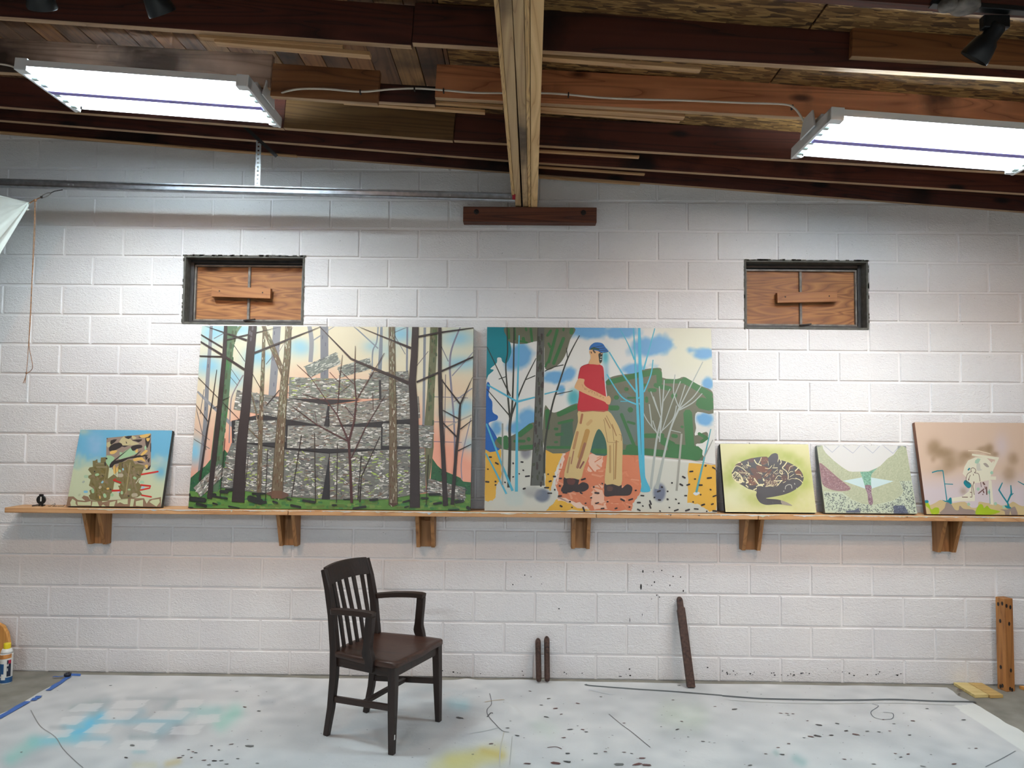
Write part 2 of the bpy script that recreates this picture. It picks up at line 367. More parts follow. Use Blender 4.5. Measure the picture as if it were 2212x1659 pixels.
# ---- ceiling: sloped deck, planks, strand-board sheets, joists, laths
SL = -.07036; BETA = math.atan(-SL)
def zj(x): return 3.394+SL*x
JH = .19
b = MB(); za, zb = zj(XL-.2)+JH+.03, zj(XR+.2)+JH+.03
b.hexa([(XL-.2, YB, za), (XR+.2, YB, zb), (XR+.2, .3, zb), (XL-.2, .3, za), (XL-.2, YB, za+.1), (XR+.2, YB, zb+.1), (XR+.2, .3, zb+.1), (XL-.2, .3, za+.1)])
ceiling = tag(b.build('ceiling', 'plank_b'), 'low sloped wooden roof deck on exposed joists', None, None, 'structure')
x = -4.6; i = 0
while x < -.42:
    wd = rng.choice([.118, .132, .14, .125]); wd = min(wd, -.40-x)
    o = MB().box(0, wd-.005, -3.3, .02, rng.uniform(0, .006), .03).build('plank', ('plank_a', 'plank_b', 'plank_c', 'plank_a', 'plank_b')[rng.integers(5)], ceiling)
    o.location = (x, 0, zj(x)+JH); o.rotation_euler = (0, BETA, 0); x += wd; i += 1
for x0, x1, y0, y1 in ((-.40, 1.3, -3.3, -.9), (1.305, 3.74, -3.3, -.9), (-.40, 2.0, -.895, .02), (2.005, 4.45, -.895, .02), (3.745, 5.0, -3.3, -.9)):
    o = MB().box(0, x1-x0, y0, y1, 0, .012).build('strand_board', 'osb', ceiling); o.location = (x0, 0, zj(x0)+JH); o.rotation_euler = (0, BETA, 0)
def board(Y, p0, p1, h, t, mat, name='joist', lift=0.0, bev=.003):
    a, c = wall(*p0, Y), wall(*p1, Y); d = c-a; L = float(np.hypot(d[0], d[2]))
    o = MB().box(0, L, 0, t, 0, h).build(name, mat, ceiling, bev)
    if name == 'joist':      # floor bounce on the lower edge, put in as a paler wood colour
        o.data.materials.append(M['joist_edge_lit'])
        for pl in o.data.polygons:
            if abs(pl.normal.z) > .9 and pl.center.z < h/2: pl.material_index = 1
    o.location = (a[0], a[1], a[2]+lift); o.rotation_euler = (0, -math.asin(d[2]/L), 0); return o
board(-1.74, (-420, 6), (888, 98), JH, .04, 'joist_dark')
board(-1.752, (890, 92), (2560, 190), JH, .04, 'joist_dark')
board(-1.79, (1840, 121), (2560, 165), .135, .038, 'joist_tan')
board(-1.185, (-420, 130), (583, 190), JH-.005, .04, 'joist_grey')
board(-1.225, (583, 207), (815, 223), .178, .04, 'joist_tan')
board(-1.175, (815, 219), (939, 226), .10, .04, 'joist_dark')
board(-1.195, (939, 210), (2560, 298), JH-.008, .04, 'joist_red_lit')
board(-.585, (-420, 198), (612, 277), JH, .04, 'joist_dark')
board(-.61, (612, 276), (978, 304), JH-.01, .04, 'joist_olive')
board(-.59, (980, 303), (2560, 394), JH-.01, .04, 'joist_dark')
board(-.30, (-420, 226), (1098, 346), JH-.01, .04, 'joist_dark')
board(-.305, (1100, 347), (2560, 440), JH-.01, .04, 'joist_red')
board(-.035, (-420, 255), (2560, 484), JH-.02, .034, 'joist_dark')
board(-.06, (-300, 262), (640, 338), .012, .03, 'lath', 'lath')
for Y, p0, p1, h, t in ((-1.69, (462, 90), (798, 119), .018, .045), (-1.70, (430, 80), (740, 103), .014, .03), (-1.68, (1172, 124), (1515, 150), .018, .04), (-1.13, (838, 216), (1086, 232), .014, .03),
        (-1.10, (740, 221), (1047, 243), .016, .035), (-1.13, (1167, 231), (1480, 252), .018, .05), (-1.07, (1167, 240), (1469, 262), .012, .03), (-.53, (1165, 327), (1381, 340), .012, .03),
        (-.24, (1164, 361), (1393, 377), .010, .03), (-.08, (1164, 383), (1383, 398), .010, .03)):
    board(Y, p0, p1, h, t, 'lath', 'lath', bev=.001)
for Y in (-2.32, -2.9, -3.5, -4.1, -4.7, -5.3, -5.9, -6.5, -7.1, -7.7, -8.3, -8.9):      # the joists that run on over the camera
    o = MB().box(0, 10.6, 0, .04, 0, JH).build('joist', 'joist_dark', ceiling); o.location = (-5.3, Y, zj(-5.3)); o.rotation_euler = (0, BETA, 0)

# ---- the built-up beam that carries the joists
ZB = 3.149
beam = tag(empty('roof_beam', (0, -2.6, ZB)), 'built-up timber beam of pale planks running out overhead from the wall', 'beam')
def beam_board(t0, t1, f0, f1, mat, yend=0.0, drop=0.0):
    a, c = floor(t0, 0, ZB), floor(t1, 0, ZB); d, e = floor(f0, 452, ZB), floor(f1, 452, ZB)
    def at(p, q, Y): k = (Y-q[1])/(p[1]-q[1]); return q[0]+(p[0]-q[0])*k
    Y0, Y1 = -6.2, yend; z0, z1 = ZB-drop, 3.392
    b = MB(); P = [(at(a, d, Y0), Y0), (at(c, e, Y0), Y0), (at(c, e, Y1), Y1), (at(a, d, Y1), Y1)]
    b.hexa([(x, y+2.6, z0-ZB) for x, y in P]+[(x, y+2.6, z1-ZB) for x, y in P]); b.build('beam_board', mat, beam, .002)
beam_board(1066.8, 1077.2, 1108, 1113.5, 'beam_ply', -.30, .004)
beam_board(1077.6, 1105.8, 1114, 1126.0, 'beam_grey', -.004)
beam_board(1106.8, 1131.6, 1130, 1140.5, 'beam_grey', -.004, .003)
beam_board(1132.6, 1144.2, 1141, 1146.5, 'beam_ply', -.004, .006)
beam_board(1145.6, 1175.5, 1147.5, 1160.5, 'beam_pale', -.004, .008)
o = MB().box(-.043, -.018, -.337, -.333, 3.168, 3.196); o.v = [(x, y+2.6, z-ZB) for x, y, z in o.v]; o.build('paper_tag', 'can_white', beam)

# ================================================================== things
# ---- bearing block under the beam
a, c = wall(1000, 482, -.085), wall(1289, 480, -.085)
e = tag(empty('bearing_block', ((a[0]+c[0])/2, -.044, 3.036)), 'dark red-brown bolted wooden block on the wall under the beam end', 'wood block')
tb = MB().box(a[0]-e.location[0], c[0]-e.location[0], -.042, .042, 0, .105).build('timber', 'block_wood', e, .004)
for sx in (-.36, .36):
    n = MB().lathe([(.018, 0), (.018, .004), (.010, .006), (.010, .012)], 12).build('bolt', 'iron_dark', tb, .001); n.rotation_euler = (math.pi/2, 0, 0); n.location = (sx, -.041, .068)

# ---- fluorescent fixtures
def fixture(px_near, px_far, Zl, label):
    """hung parallel to the roof; origin at the left end, middle of the width"""
    L, Wd = 1.2, .54
    n, f = floor(*px_near, Zl), floor(*px_far, Zl); cy = (n[1]+f[1])/2; cx = (n[0]+f[0])/2
    e = tag(empty('light_fixture', (cx, cy, Zl), (0, BETA, 0)), label, 'light fixture', 'six-lamp ceiling fixtures')
    h = Wd/2
    MB().box(.01, L-.01, -h+.040, h-.040, .046, .05).build('reflector_pan', 'reflector', e)
    MB().box(.02, L-.02, -.022, .022, -.006, .001).build('unlit_gap_strip', 'violet', e)  # violet strip standing in for the unlit gap between the middle lamps
    ys_ = (-.215, -.137, -.059, .059, .137, .215)
    for k in range(1, 6):          # folded reflector ridges between the lamps
        yc = (-.254, -.176, -.098, 0, .098, .176, .254)[k]; hw = .016 if k != 3 else .03
        MB().prism([(.016, yc-hw, .0465), (.016, yc, .0), (.016, yc+hw, .0465)], 0, (L-.032, 0, 0)).build('reflector_ridge', 'reflector', e)
    for sg in (-1, 1):
        MB().box(.012, L-.012, min(sg*h, sg*(h-.004)), max(sg*h, sg*(h-.004)), .018, .05).build('side_rail', 'white_metal', e)
    MB().box(.015, L-.015, -.105, .105, .05, .095).build('ballast_housing', 'white_metal', e, .004)
    for x0, x1, s in ((0, .014, -1), (L-.014, L, 1)):
        b = MB().box(x0, x1, -h, h, -.004, .056)
        ep = b.build('end_plate', 'white_metal', e, .002)
        k = MB().box(min(x0, x0-s*.05), max(x1, x1-s*.05), -h-.004, -h+.05, -.006, .058).build('end_cap', 'white_metal', ep, .004)
        k = MB().prism([(x0-s*.045, h-.035, -.006), (x1-s*.045 if s < 0 else x0-s*.045, h-.035, .0), (x1, h-.035, .0), (x1, h+.004, .0), (x0-s*.03, h+.004, .0)], 0, (0, 0, .05)).build('corner_foot', 'white_metal', ep, .003)
        xb = (x0+x1)/2+s*.022
        MB().prism([(xb-.004, -.11, .03), (xb-.004, .09, .03), (xb-.004, .05, .125), (xb-.004, -.07, .125)], 0, (.008, 0, 0)).build('hanger_plate', 'white_metal', e, .001)
    for k in range(6):
        y = (-.215, -.137, -.059, .059, .137, .215)[k]
        MB().tube([(.035, y, .024), (L-.035, y, .024)], .008, 8).build('lamp_tube', 'tube', e, smooth=True)
        for xx in (.014, L-.04):
            MB().box(xx, xx+.030, y-.013, y+.013, .002, .046).build('lamp_socket', 'socket', e, .003)
    for xx in (.25, L-.25):
        MB().tube([(xx, 0, .09), (xx, 0, .128)], .006, 8).build('hanger_rod', 'zinc', e)
    return e
FL = fixture((45, 150), (150, 240), 3.455, 'bright six-tube fluorescent fixture over the boarded window and forest painting')
FR = fixture((1790, 252), (1712, 345), 3.135, 'bright six-tube fluorescent fixture at the upper right, cut by the frame')
# power cable stapled along the joist between the fixtures
def rod(name, pts, r, mat, label=None, cat=None, parent=None, n=8):
    o = MB().tube(pts, r, n).build(name, mat, parent, smooth=True)
    if label: tag(o, label, cat)
    return o
def smooth_pts(pts, k=6):
    P = np.array(pts, float); out = []
    for i in range(len(P)-1):
        p0, p1, p2, p3 = P[max(i-1, 0)], P[i], P[i+1], P[min(i+2, len(P)-1)]
        for t in np.linspace(0, 1, k, endpoint=False):
            out.append(.5*((2*p1)+(-p0+p2)*t+(2*p0-5*p1+4*p2-p3)*t*t+(-p0+3*p1-3*p2+p3)*t**3))
    return out+[P[-1]]
cab = [((590, 212), -1.13), ((602, 203), -1.2), ((640, 193), -1.285), ((700, 192), -1.285), ((780, 198), -1.285), ((840, 193), -1.27), ((900, 191), -1.25), ((960, 195), -1.25), ((1020, 200), -1.25), ((1085, 201), -1.25), ((1168, 201), -1.25),
       ((1225, 204), -1.25), ((1300, 211), -1.25), ((1400, 215), -1.25), ((1480, 217), -1.25), ((1600, 222), -1.25), ((1690, 225), -1.26), ((1715, 233), -1.28), ((1732, 255), -1.29), ((1742, 276), -1.29)]
cb = empty('power_cable', tuple(wall(1085, 201, -1.25)))
tag(cb, 'thin off-white cable stapled along the joists between the two fixtures', 'cable')
cl = np.array(cb.location)
MB().tube([p-cl for p in smooth_pts([wall(*p, Y) for p, Y in cab])], .0055, 8).build('cable', 'cable', cb, smooth=True)
for p in ((778, 198), (895, 191), (958, 195), (1228, 204), (1712, 231)):
    q = wall(*p, -1.262 if p[0] > 850 else -1.29)-cl; MB().box(q[0]-.003, q[0]+.003, q[1]-.006, q[1]+.02, q[2]-.010, q[2]+.010).build('staple', 'iron_dark', cb)
rod('fixture_cord', smooth_pts([wall(-60, 128, -1.24), wall(0, 138, -1.24), wall(25, 143, -1.2), wall(42, 152, -1.14)]), .0055, 'cable', 'short pale cord entering the left end of the left fixture', 'cable')

# ---- galvanised door track on the wall side, its strap hanger
RY = -.30
r0, r1 = wall(-260, 389, RY), wall(1113, 428, RY); d = r1-r0; L = float(np.hypot(d[0], d[2]))
e = tag(empty('door_track', tuple(r0), (0, -math.asin(d[2]/L), 0)), 'galvanised steel door track running along the wall to the beam', 'metal rail')
prof = [(0, .030), (-.012, .030), (-.022, .026), (-.022, .020), (-.014, .022), (-.004, .024), (-.003, .0), (-.003, -.018), (-.016, -.020), (-.034, -.016), (-.036, -.022), (-.030, -.028), (0, -.028)]
tch = MB().prism([(0, y, z) for y, z in prof], 0, (L, 0, 0)).build('track_channel', 'galv', e)
MB().box(L-.018, L+.001, -.038, .002, -.020, .020).build('red_end', 'can_red', tch)
for xx in (L-.035, L-.42, L*.62, L*.62+.03, L*.3, L*.3+.03):
    n = MB().lathe([(.006, 0), (.006, .003)], 10).build('rivet', 'zinc', tch); n.rotation_euler = (math.pi/2, 0, 0); n.location = (xx, -.003, .004)
tp, bt = wall(555, 262, RY+.004), wall(556, 403, RY+.004)
e = tag(empty('strap_hanger', tuple(bt)), 'perforated zinc angle strap holding the door track up to the joists', 'hanger')
hh = tp[2]-bt[2]; b = MB(); b.box(-.017, -.006, -.001, .001, 0, hh); b.box(.006, .017, -.001, .001, 0, hh); k = 0.0
while k < hh-.014: b.box(-.006, .006, -.001, .001, k, k+.016); k += .027
b.box(-.017, -.015, 0, .025, 0, hh); b.build('perforated_strap', 'zinc', e)
p, q = wall(520, 266, RY-.035), wall(598, 338, RY-.035); b = MB()
b.sweep([p-bt, q-bt], .002, .022, (0, 1, 0)); b.build('diagonal_strap', 'steel_dark', e)

# ---- track lights
def spot_head(px, Y, label, aim, group='track lights', tilt=None):
    """px: middle of the bell mouth; aim: direction the mouth looks in"""
    m = wall(*px, Y); a = np.array(aim, float); a /= np.linalg.norm(a)
    e = tag(empty('track_light', tuple(m)), label, 'track light', group)
    q = Vector(a).to_track_quat('Z', 'Y').to_matrix()
    prof = [(.054, 0), (.056, -.005), (.051, -.035), (.043, -.07), (.032, -.084), (.032, -.128), (.025, -.140), (.0, -.142)]
    b = MB().lathe(prof[:-1], 24); b.f = b.f[:-2]; n = 24
    inner = MB().lathe([(.051, -.001), (.047, -.035), (.040, -.066), (.014, -.070)], 24); inner.f = inner.f[:-2]+[tuple(range(72, 96))]
    lid = MB().lathe([(.025, -.140), (.004, -.142)], 24)
    for mb, nm, mt in ((b, 'lamp_shade', 'black'), (inner, 'lamp_mouth', 'steel_dark'), (lid, 'back_cap', 'black')):
        mb.v = [tuple(q @ Vector(v)) for v in mb.v]; mb.build(nm, mt, e, smooth=(nm != 'back_cap'))
    jt = -a*.115; top = np.array([jt[0], jt[1], zj(m[0])-.06-m[2]])
    MB().tube([jt, top], .010, 10).build('stem', 'black', e, smooth=True)
    MB().box(top[0]-.05, top[0]+.05, top[1]-.017, top[1]+.017, top[2]-.004, top[2]+.045).build('track_adapter', 'black', e, .004)
    return m, a
TRY = -2.32
for px, aim, tgt, pw in (((92, 18), (-.12, .62, -.7), (-2.2, 0, 1.35), 1.3), ((352, 30), (.25, .6, -.72), (-.8, 0, 1.35), .5), ((2103, 128), (-.42, .45, -.72), (1.2, 0, 1.35), 1.2)):
    lab = {92: 'black spot head at the very top left corner', 352: 'black spot head at the top edge above the left fixture', 2103: 'black bell-shaped spot head hanging at the upper right'}[px[0]]
    m, a = spot_head(px, TRY+.08, lab, aim)
    spot_lamp(tuple(m+a*.012), tgt, SPOT_POWER*pw)
for tx in (-3.1, 2.95): spot_lamp((tx, TRY, 3.08-.07*tx), (tx*.97, 0, 1.35), SPOT_POWER*(.35 if tx < 0 else 1))     # the track's next heads, outside the frame
pa, pb = wall(2010, 8, TRY), wall(2420, 40, TRY)
e = tag(empty('light_track', tuple(pa)), 'black lighting track with round white canopies at the top right', 'light track')
dd = pb-pa
MB().sweep([(0, 0, 0), dd], .036, .02, (0, 1, 0)).build('track_rail', 'black', e, .002)
for px, rr in (((2085, 16), .052), ((2048, 14), .035)):
    c = wall(*px, TRY-.02)-pa; bb = MB().lathe([(rr*.82, .03), (rr, .022), (rr, .006), (rr*.9, 0), (rr*.55, -.004), (rr*.5, -.004)], 28); bb.v = [(x+c[0], y+c[1], z+c[2]-.01) for x, y, z in bb.v]
    bb.build('round_canopy', 'steel_frame', e, smooth=True)

# ---- shelf and its brackets
SS = .0028
def zs(x): return 1.113+SS*x
shelf_e = tag(empty('wall_shelf', (0, -.19, zs(0)), (0, -math.atan(SS), 0)), 'long narrow pine shelf with paint smears carrying the paintings', 'shelf')
joints = [-3.352, wall(622, 1110, -.19)[0], wall(1288, 1115, -.19)[0], wall(1638, 1120, -.19)[0], 4.2]
for i in range(4):
    MB().box(joints[i]+.0015, joints[i+1]-.0015, 0, .186, -.034, 0).build('shelf_board', 'shelf', shelf_e, .004)
# smears of paint along the front edge
sm = MB(); smc = []
for i in range(230):
    x = rng.uniform(-2.9, 3.4); L = rng.uniform(.01, .18); h = rng.uniform(.003, .011)*(1.7 if rng.random() < .12 else 1); col = [(235, 232, 225), (240, 240, 238), (222, 228, 205), (232, 216, 190), (205, 225, 235)][rng.integers(5)]
    if rng.random() < .05: col = (50, 56, 60); L *= .2; h *= 1.6
    n = 6; yo = -.0004-.000006*i; top = [(x+L*k/n, yo, -.0028) for k in range(n+1)]; bot = [(x+L*k/n, yo, -.0038-h*rng.uniform(.2, 1)*math.sin(math.pi*min(max(k/n, .08), .92))) for k in range(n+1)]
    f0 = len(sm.f); sm.add(bot+top[::-1], [tuple(range(2*n+2))]); smc.append(col)
def color_faces(o, cols):
    me = o.data; at = me.color_attributes.new('paint', 'FLOAT_COLOR', 'CORNER'); arr = np.ones((len(me.loops), 4), np.float32)
    for p, c in zip(me.polygons, cols):
        arr[p.loop_start:p.loop_start+p.loop_total, :3] = lin(c)
    at.data.foreach_set('color', arr.ravel())
o = sm.build('paint_smears', 'paint', shelf_e, fix=False); color_faces(o, smc); tag(o, kind='stuff')
bn = ['under the left small canvas', 'under the left half of the forest painting', 'under the right half of the forest painting', 'under the striding man painting', 'under the snake painting', 'under the pink painting at the far right']
for k, bx in enumerate((-2.805, -1.53, -.62, .402, 1.523, 2.80)):
    e = tag(empty('shelf_bracket', (bx, 0, zs(bx)-.036)), 'hollow pine shelf bracket '+bn[k], 'bracket', 'shelf brackets')
    hb = -.215
    for sg in (-1, 1):
        MB().prism([(sg*.061, 0, 0), (sg*.061, -.152, 0), (sg*.061, -.064, hb), (sg*.061, 0, hb)], 0, (-sg*.024, 0, 0)).build('side_panel', 'bracket', e, .0015)
    MB().box(-.037, .037, -.024, 0, hb, 0).build('back_panel', 'bracket', e)

# ---- small things on the shelf
x = wall(87, 1080, -.10)[0]; z = zs(x)
e = tag(empty('disc_stand', (x, -.09, z)), 'small black upright disc with a white slot on the shelf end', 'ornament')
d = MB().lathe([(.029, -.005), (.031, -.003), (.031, .003), (.029, .005)], 32); d.v = [(a, c, b+.042) for a, b, c in d.v]; d.v = [(a, c2, b2) for a, c2, b2 in d.v]
dsk = d.build('disc', 'disc', e)
MB().box(-.014, .014, -.005, .005, .068, .079).build('top_tab', 'disc', dsk, .003)
MB().box(-.003, .005, -.0062, -.0052, .032, .062).build('slot', 'can_white', dsk)
MB().sweep([(-.044, -.02, .004), (0, .0, .012), (.02, .01, .004)], .016, .007, (0, 1, 0)).build('foot', 'disc', e, .002)
MB().sweep([(.026, -.02, .004), (0, .0, .010), (-.02, .01, .004)], .016, .007, (0, 1, 0)).build('foot', 'disc', e, .002)
for lab, p, pts in (('tangle of thin dark wire lying on the shelf beside the black disc', (112, 1092), [(-.03, 0, .003), (-.01, -.01, .004), (.0, .0, .012), (.008, .01, .018), (.014, 0, .012), (.008, -.008, .004), (.0, .0, .003), (.02, .006, .003), (.03, -.004, .003)]),
                    ('short bent dark wire on the shelf against the left small canvas', (130, 1092), [(-.022, 0, .003), (0, -.006, .004), (.014, .004, .003), (.022, 0, .012)])):
    xx = wall(*p, -.12)[0]; o = MB().tube(smooth_pts(pts, 4), .0016, 6).build('wire_scrap', 'disc'); o.location = (xx, -.11, zs(xx)); tag(o, lab, 'wire')

# ================================================================== paintings leaning on the shelf
def homography(src, dst):
    A = []; B = []
    for (x, y), (u, v) in zip(src, dst):
        A += [[x, y, 1, 0, 0, 0, -u*x, -u*y], [0, 0, 0, x, y, 1, -v*x, -v*y]]; B += [u, v]
    return np.append(np.linalg.solve(np.array(A, float), np.array(B, float)), 1).reshape(3, 3)
class Picture:
    """flat layers of paint on a stretched canvas; shapes are given in a view of the photograph and laid out on the canvas itself"""
    TH = .036
    def __init__(s, view, quad, side, label, wh=None):
        s.ox, s.oy, s.sc = view; Q = [s.px(p) for p in quad]
        bl, br, tl, tr = wall(*Q[3], -.165), wall(*Q[2], -.165), wall(*Q[0], -.042), wall(*Q[1], -.042)
        if wh: s.w, s.h, cx = wh[0], wh[1], wh[2]
        else:
            s.w = ((br[0]-bl[0])+(tr[0]-tl[0]))/2; cx = (bl[0]+br[0]+tl[0]+tr[0])/4
            dz = (tl[2]+tr[2])/2-zs(cx); s.h = math.hypot(dz, .125)
        th = math.asin(.127/s.h); s.H = homography(Q, [(0, s.h), (s.w, s.h), (s.w, 0), (0, 0)])
        s.e = tag(empty('painting', (cx, -.130, zs(cx)+.0005), (-th, -math.atan(SS), 0)), label, 'painting')
        c = MB().box(-s.w/2, s.w/2, -s.TH, 0, 0, s.h).build('canvas', plain('canvas_edge', rgb(*side), .7, 0, .1), s.e, .0015)
        s.m = MB(); s.cols = []; s.k = 0; s.lv = 1.0
    def px(s, p): return (s.ox+p[0]*s.sc, s.oy+p[1]*s.sc)
    def view(s, ox, oy, sc): s.ox, s.oy, s.sc = ox, oy, sc
    def uv(s, pts):
        P = np.array([s.px(p) for p in pts], float); q = np.c_[P, np.ones(len(P))] @ s.H.T; q = q[:, :2]/q[:, 2:]
        return np.c_[np.clip(q[:, 0], 0, s.w), np.clip(q[:, 1], 0, s.h)]
    def put(s, uv, col, lv=None):
        # drop repeated points (clipped shapes)
        u = [uv[0]]
        for p in uv[1:]:
            if abs(p-u[-1]).max() > 2e-5: u.append(p)
        if len(u) > 2 and abs(u[0]-u[-1]).max() < 2e-5: u.pop()
        if len(u) < 3: return
        u = np.array(u); a = .5*np.sum(u[:, 0]*np.roll(u[:, 1], -1)-u[:, 1]*np.roll(u[:, 0], -1))
        if abs(a) < 1e-8: return
        if a < 0: u = u[::-1]
        y = -s.TH-.000008*(s.lv if lv is None else lv)-.0001
        s.m.add([(p[0]-s.w/2, y, p[1]) for p in u], [tuple(range(len(u)))]); s.cols.append(col)
    def poly(s, pts, col): s.lv += 1; s.put(s.uv(pts), col)
    def blob(s, pts, col, n=5):     # closed soft outline through the points
        P = np.array(list(pts)+[pts[0]], float); N = len(P)-1; out = []
        for i in range(N):
            p0, p1, p2, p3 = P[(i-1) % N], P[i], P[(i+1) % N], P[(i+2) % N]
            for t in np.linspace(0, 1, n, endpoint=False): out.append(.5*((2*p1)+(-p0+p2)*t+(2*p0-5*p1+4*p2-p3)*t*t+(-p0+3*p1-3*p2+p3)*t**3))
        s.poly(out, col)
    def line(s, pts, w, col, curve=False, new=True, lv=None):
        P = np.array(pts, float)
        if curve: P = np.array(smooth_pts(np.c_[P, np.zeros(len(P))], 5))[:, :2]
        W = np.interp(np.linspace(0, 1, len(P)), np.linspace(0, 1, len(w)), w) if hasattr(w, '__len__') else np.full(len(P), w)
        T = np.gradient(P, axis=0); T /= np.linalg.norm(T, axis=1)[:, None]+1e-9; Nn = np.c_[-T[:, 1], T[:, 0]]*W[:, None]/2
        if new: s.lv += 1
        s.put(s.uv(np.r_[P+Nn, (P-Nn)[::-1]]), col, lv)
    def dab(s, p, q, w, col, lv=None, new=True):    # round-ended brush mark
        p, q = np.array(p, float), np.array(q, float); t = q-p; L = np.hypot(*t); t = t/L if L > 1e-6 else np.array([1., 0]); n = np.array([-t[1], t[0]])*w/2; c = t*w*.35
        if new: s.lv += 1
        s.put(s.uv([p+n, p+n*.5-c, p-n*.5-c, p-n, q-n, q-n*.5+c, q+n*.5+c, q+n]), col, lv)
    def ground(s, fn, nx, ny):       # soft underpainting: fn(X, Y) in view units -> sRGB
        us, vs = np.linspace(0, s.w, nx+1), np.linspace(0, s.h, ny+1); U, V = np.meshgrid(us, vs); Hi = np.linalg.inv(s.H)
        q = np.stack([U, V, np.ones_like(U)], -1) @ Hi.T; X = (q[..., 0]/q[..., 2]-s.ox)/s.sc; Y = (q[..., 1]/q[..., 2]-s.oy)/s.sc
        col = fn(X, Y); s.bg = (U, V, col)
    def finish(s):
        U, V, col = s.bg; ny, nx = U.shape[0]-1, U.shape[1]-1; nv = U.size
        y0 = -s.TH-.0001; gv = [(u-s.w/2, y0, v) for u, v in zip(U.ravel(), V.ravel())]
        idx = np.arange(nv).reshape(U.shape); gf = np.stack([idx[:-1, :-1], idx[:-1, 1:], idx[1:, 1:], idx[1:, :-1]], -1).reshape(-1, 4)
        me = bpy.data.meshes.new('picture'); me.from_pydata(gv+s.m.v, [], [tuple(map(int, f)) for f in gf]+[tuple(i+nv for i in f) for f in s.m.f])
        me.materials.append(M['paint']); at = me.color_attributes.new('paint', 'FLOAT_COLOR', 'CORNER')
        gl = lin(np.clip(col, 0, 255).reshape(-1, 3))[gf.ravel()]
        cl = [np.repeat(lin(c)[None], len(f), 0) for c, f in zip(s.cols, s.m.f)]
        arr = np.concatenate([gl]+cl); arr = np.c_[arr, np.ones(len(arr))].astype(np.float32)
        at.data.foreach_set('color', arr.ravel())
        o = bpy.data.objects.new('picture', me); COL.objects.link(o); o.parent = s.e; return o
def G(X, Y, cx, cy, rx, ry, p=1.0): return np.exp(-(((X-cx)/rx)**2+((Y-cy)/ry)**2)**p)
def lerp(a, b, t): return a+(np.array(b, float)-a)*np.clip(t, 0, 1)[..., None]
def vnoise(X, Y, sc, seed=0):
    r = np.random.default_rng(seed); t = r.random((64, 64)); x, y = X/sc, Y/sc; xi, yi = np.floor(x).astype(int), np.floor(y).astype(int); fx, fy = x-xi, y-yi
    fx, fy = fx*fx*(3-2*fx), fy*fy*(3-2*fy); g = lambda a, b: t[a % 64, b % 64]
    return (g(xi, yi)*(1-fx)+g(xi+1, yi)*fx)*(1-fy)+(g(xi, yi+1)*(1-fx)+g(xi+1, yi+1)*fx)*fy
def inside(P, poly):
    x, y = P[:, 0], P[:, 1]; c = np.zeros(len(P), bool); n = len(poly)
    for i in range(n):
        (x0, y0), (x1, y1) = poly[i], poly[(i+1) % n]
        with np.errstate(divide='ignore', invalid='ignore'): c ^= ((y0 > y) != (y1 > y)) & (x < (x1-x0)*(y-y0)/(y1-y0)+x0)
    return c
def fill_dabs(P, poly, n, L, w, cols, ang, jit=.25, levels=24):
    a = np.array(poly, float); base = P.lv; lo, hi = a.min(0), a.max(0); q = lo+rng.random((n*4, 2))*(hi-lo); q = q[inside(q, poly)][:n]
    for p in q:
        t = ang+rng.normal(0, jit); l = rng.uniform(*L)/2; d = np.array([math.cos(t), math.sin(t)])*l
        P.dab(p-d, p+d, rng.uniform(*w), cols[rng.integers(len(cols))], lv=base+1+rng.random()*levels, new=False)
    P.lv = base+levels+2

# ---------------------------------------------------------------- forest with a stone stack
P = Picture((380, 680, .30741), [(185, 80), (2097, 95), (2068, 1360), (88, 1355)], (58, 60, 48), 'big painting of a stacked stone tower among bare trees')
def f(X, Y):
    c = np.zeros(X.shape+(3,))+np.array([236, 226, 196.]); n = vnoise(X, Y, 120, 1)*.5+vnoise(X, Y, 50, 2)*.3
    side = np.clip(np.abs(X-1080)/1000, 0, 1); c = lerp(c, (246, 168, 142), np.clip((Y-330-430*side**1.5+n*90)/330, 0, 1)*.95)
    c = lerp(c, (232, 196, 170), G(X, Y, 150, 800, 130, 250)*.7); c = lerp(c, (238, 205, 172), G(X, Y, 1980, 560, 150, 160)*.8)
    for cx, cy, rx, ry, s in ((260, 130, 110, 80, .95), (470, 110, 120, 60, .8), (560, 300, 90, 70, .9), (230, 360, 110, 70, .95), (400, 450, 90, 70, .9), (640, 310, 60, 50, .8), (880, 240, 90, 55, .8), (870, 210, 60, 40, .5), (1390, 225, 70, 45, .7), (1590, 140, 80, 60, .9),
            (1990, 170, 120, 60, .8), (2010, 340, 130, 50, .8), (2030, 640, 90, 50, .8), (1960, 690, 90, 30, .7), (135, 960, 60, 100, 1.0), (1500, 260, 60, 60, .4), (2060, 900, 50, 50, .7)):
        c = lerp(c, (142, 204, 232), G(X, Y, cx, cy, rx, ry)*s*(.75+.5*n))
    return c
P.ground(f, 150, 100)
GR = (134, 136, 142)
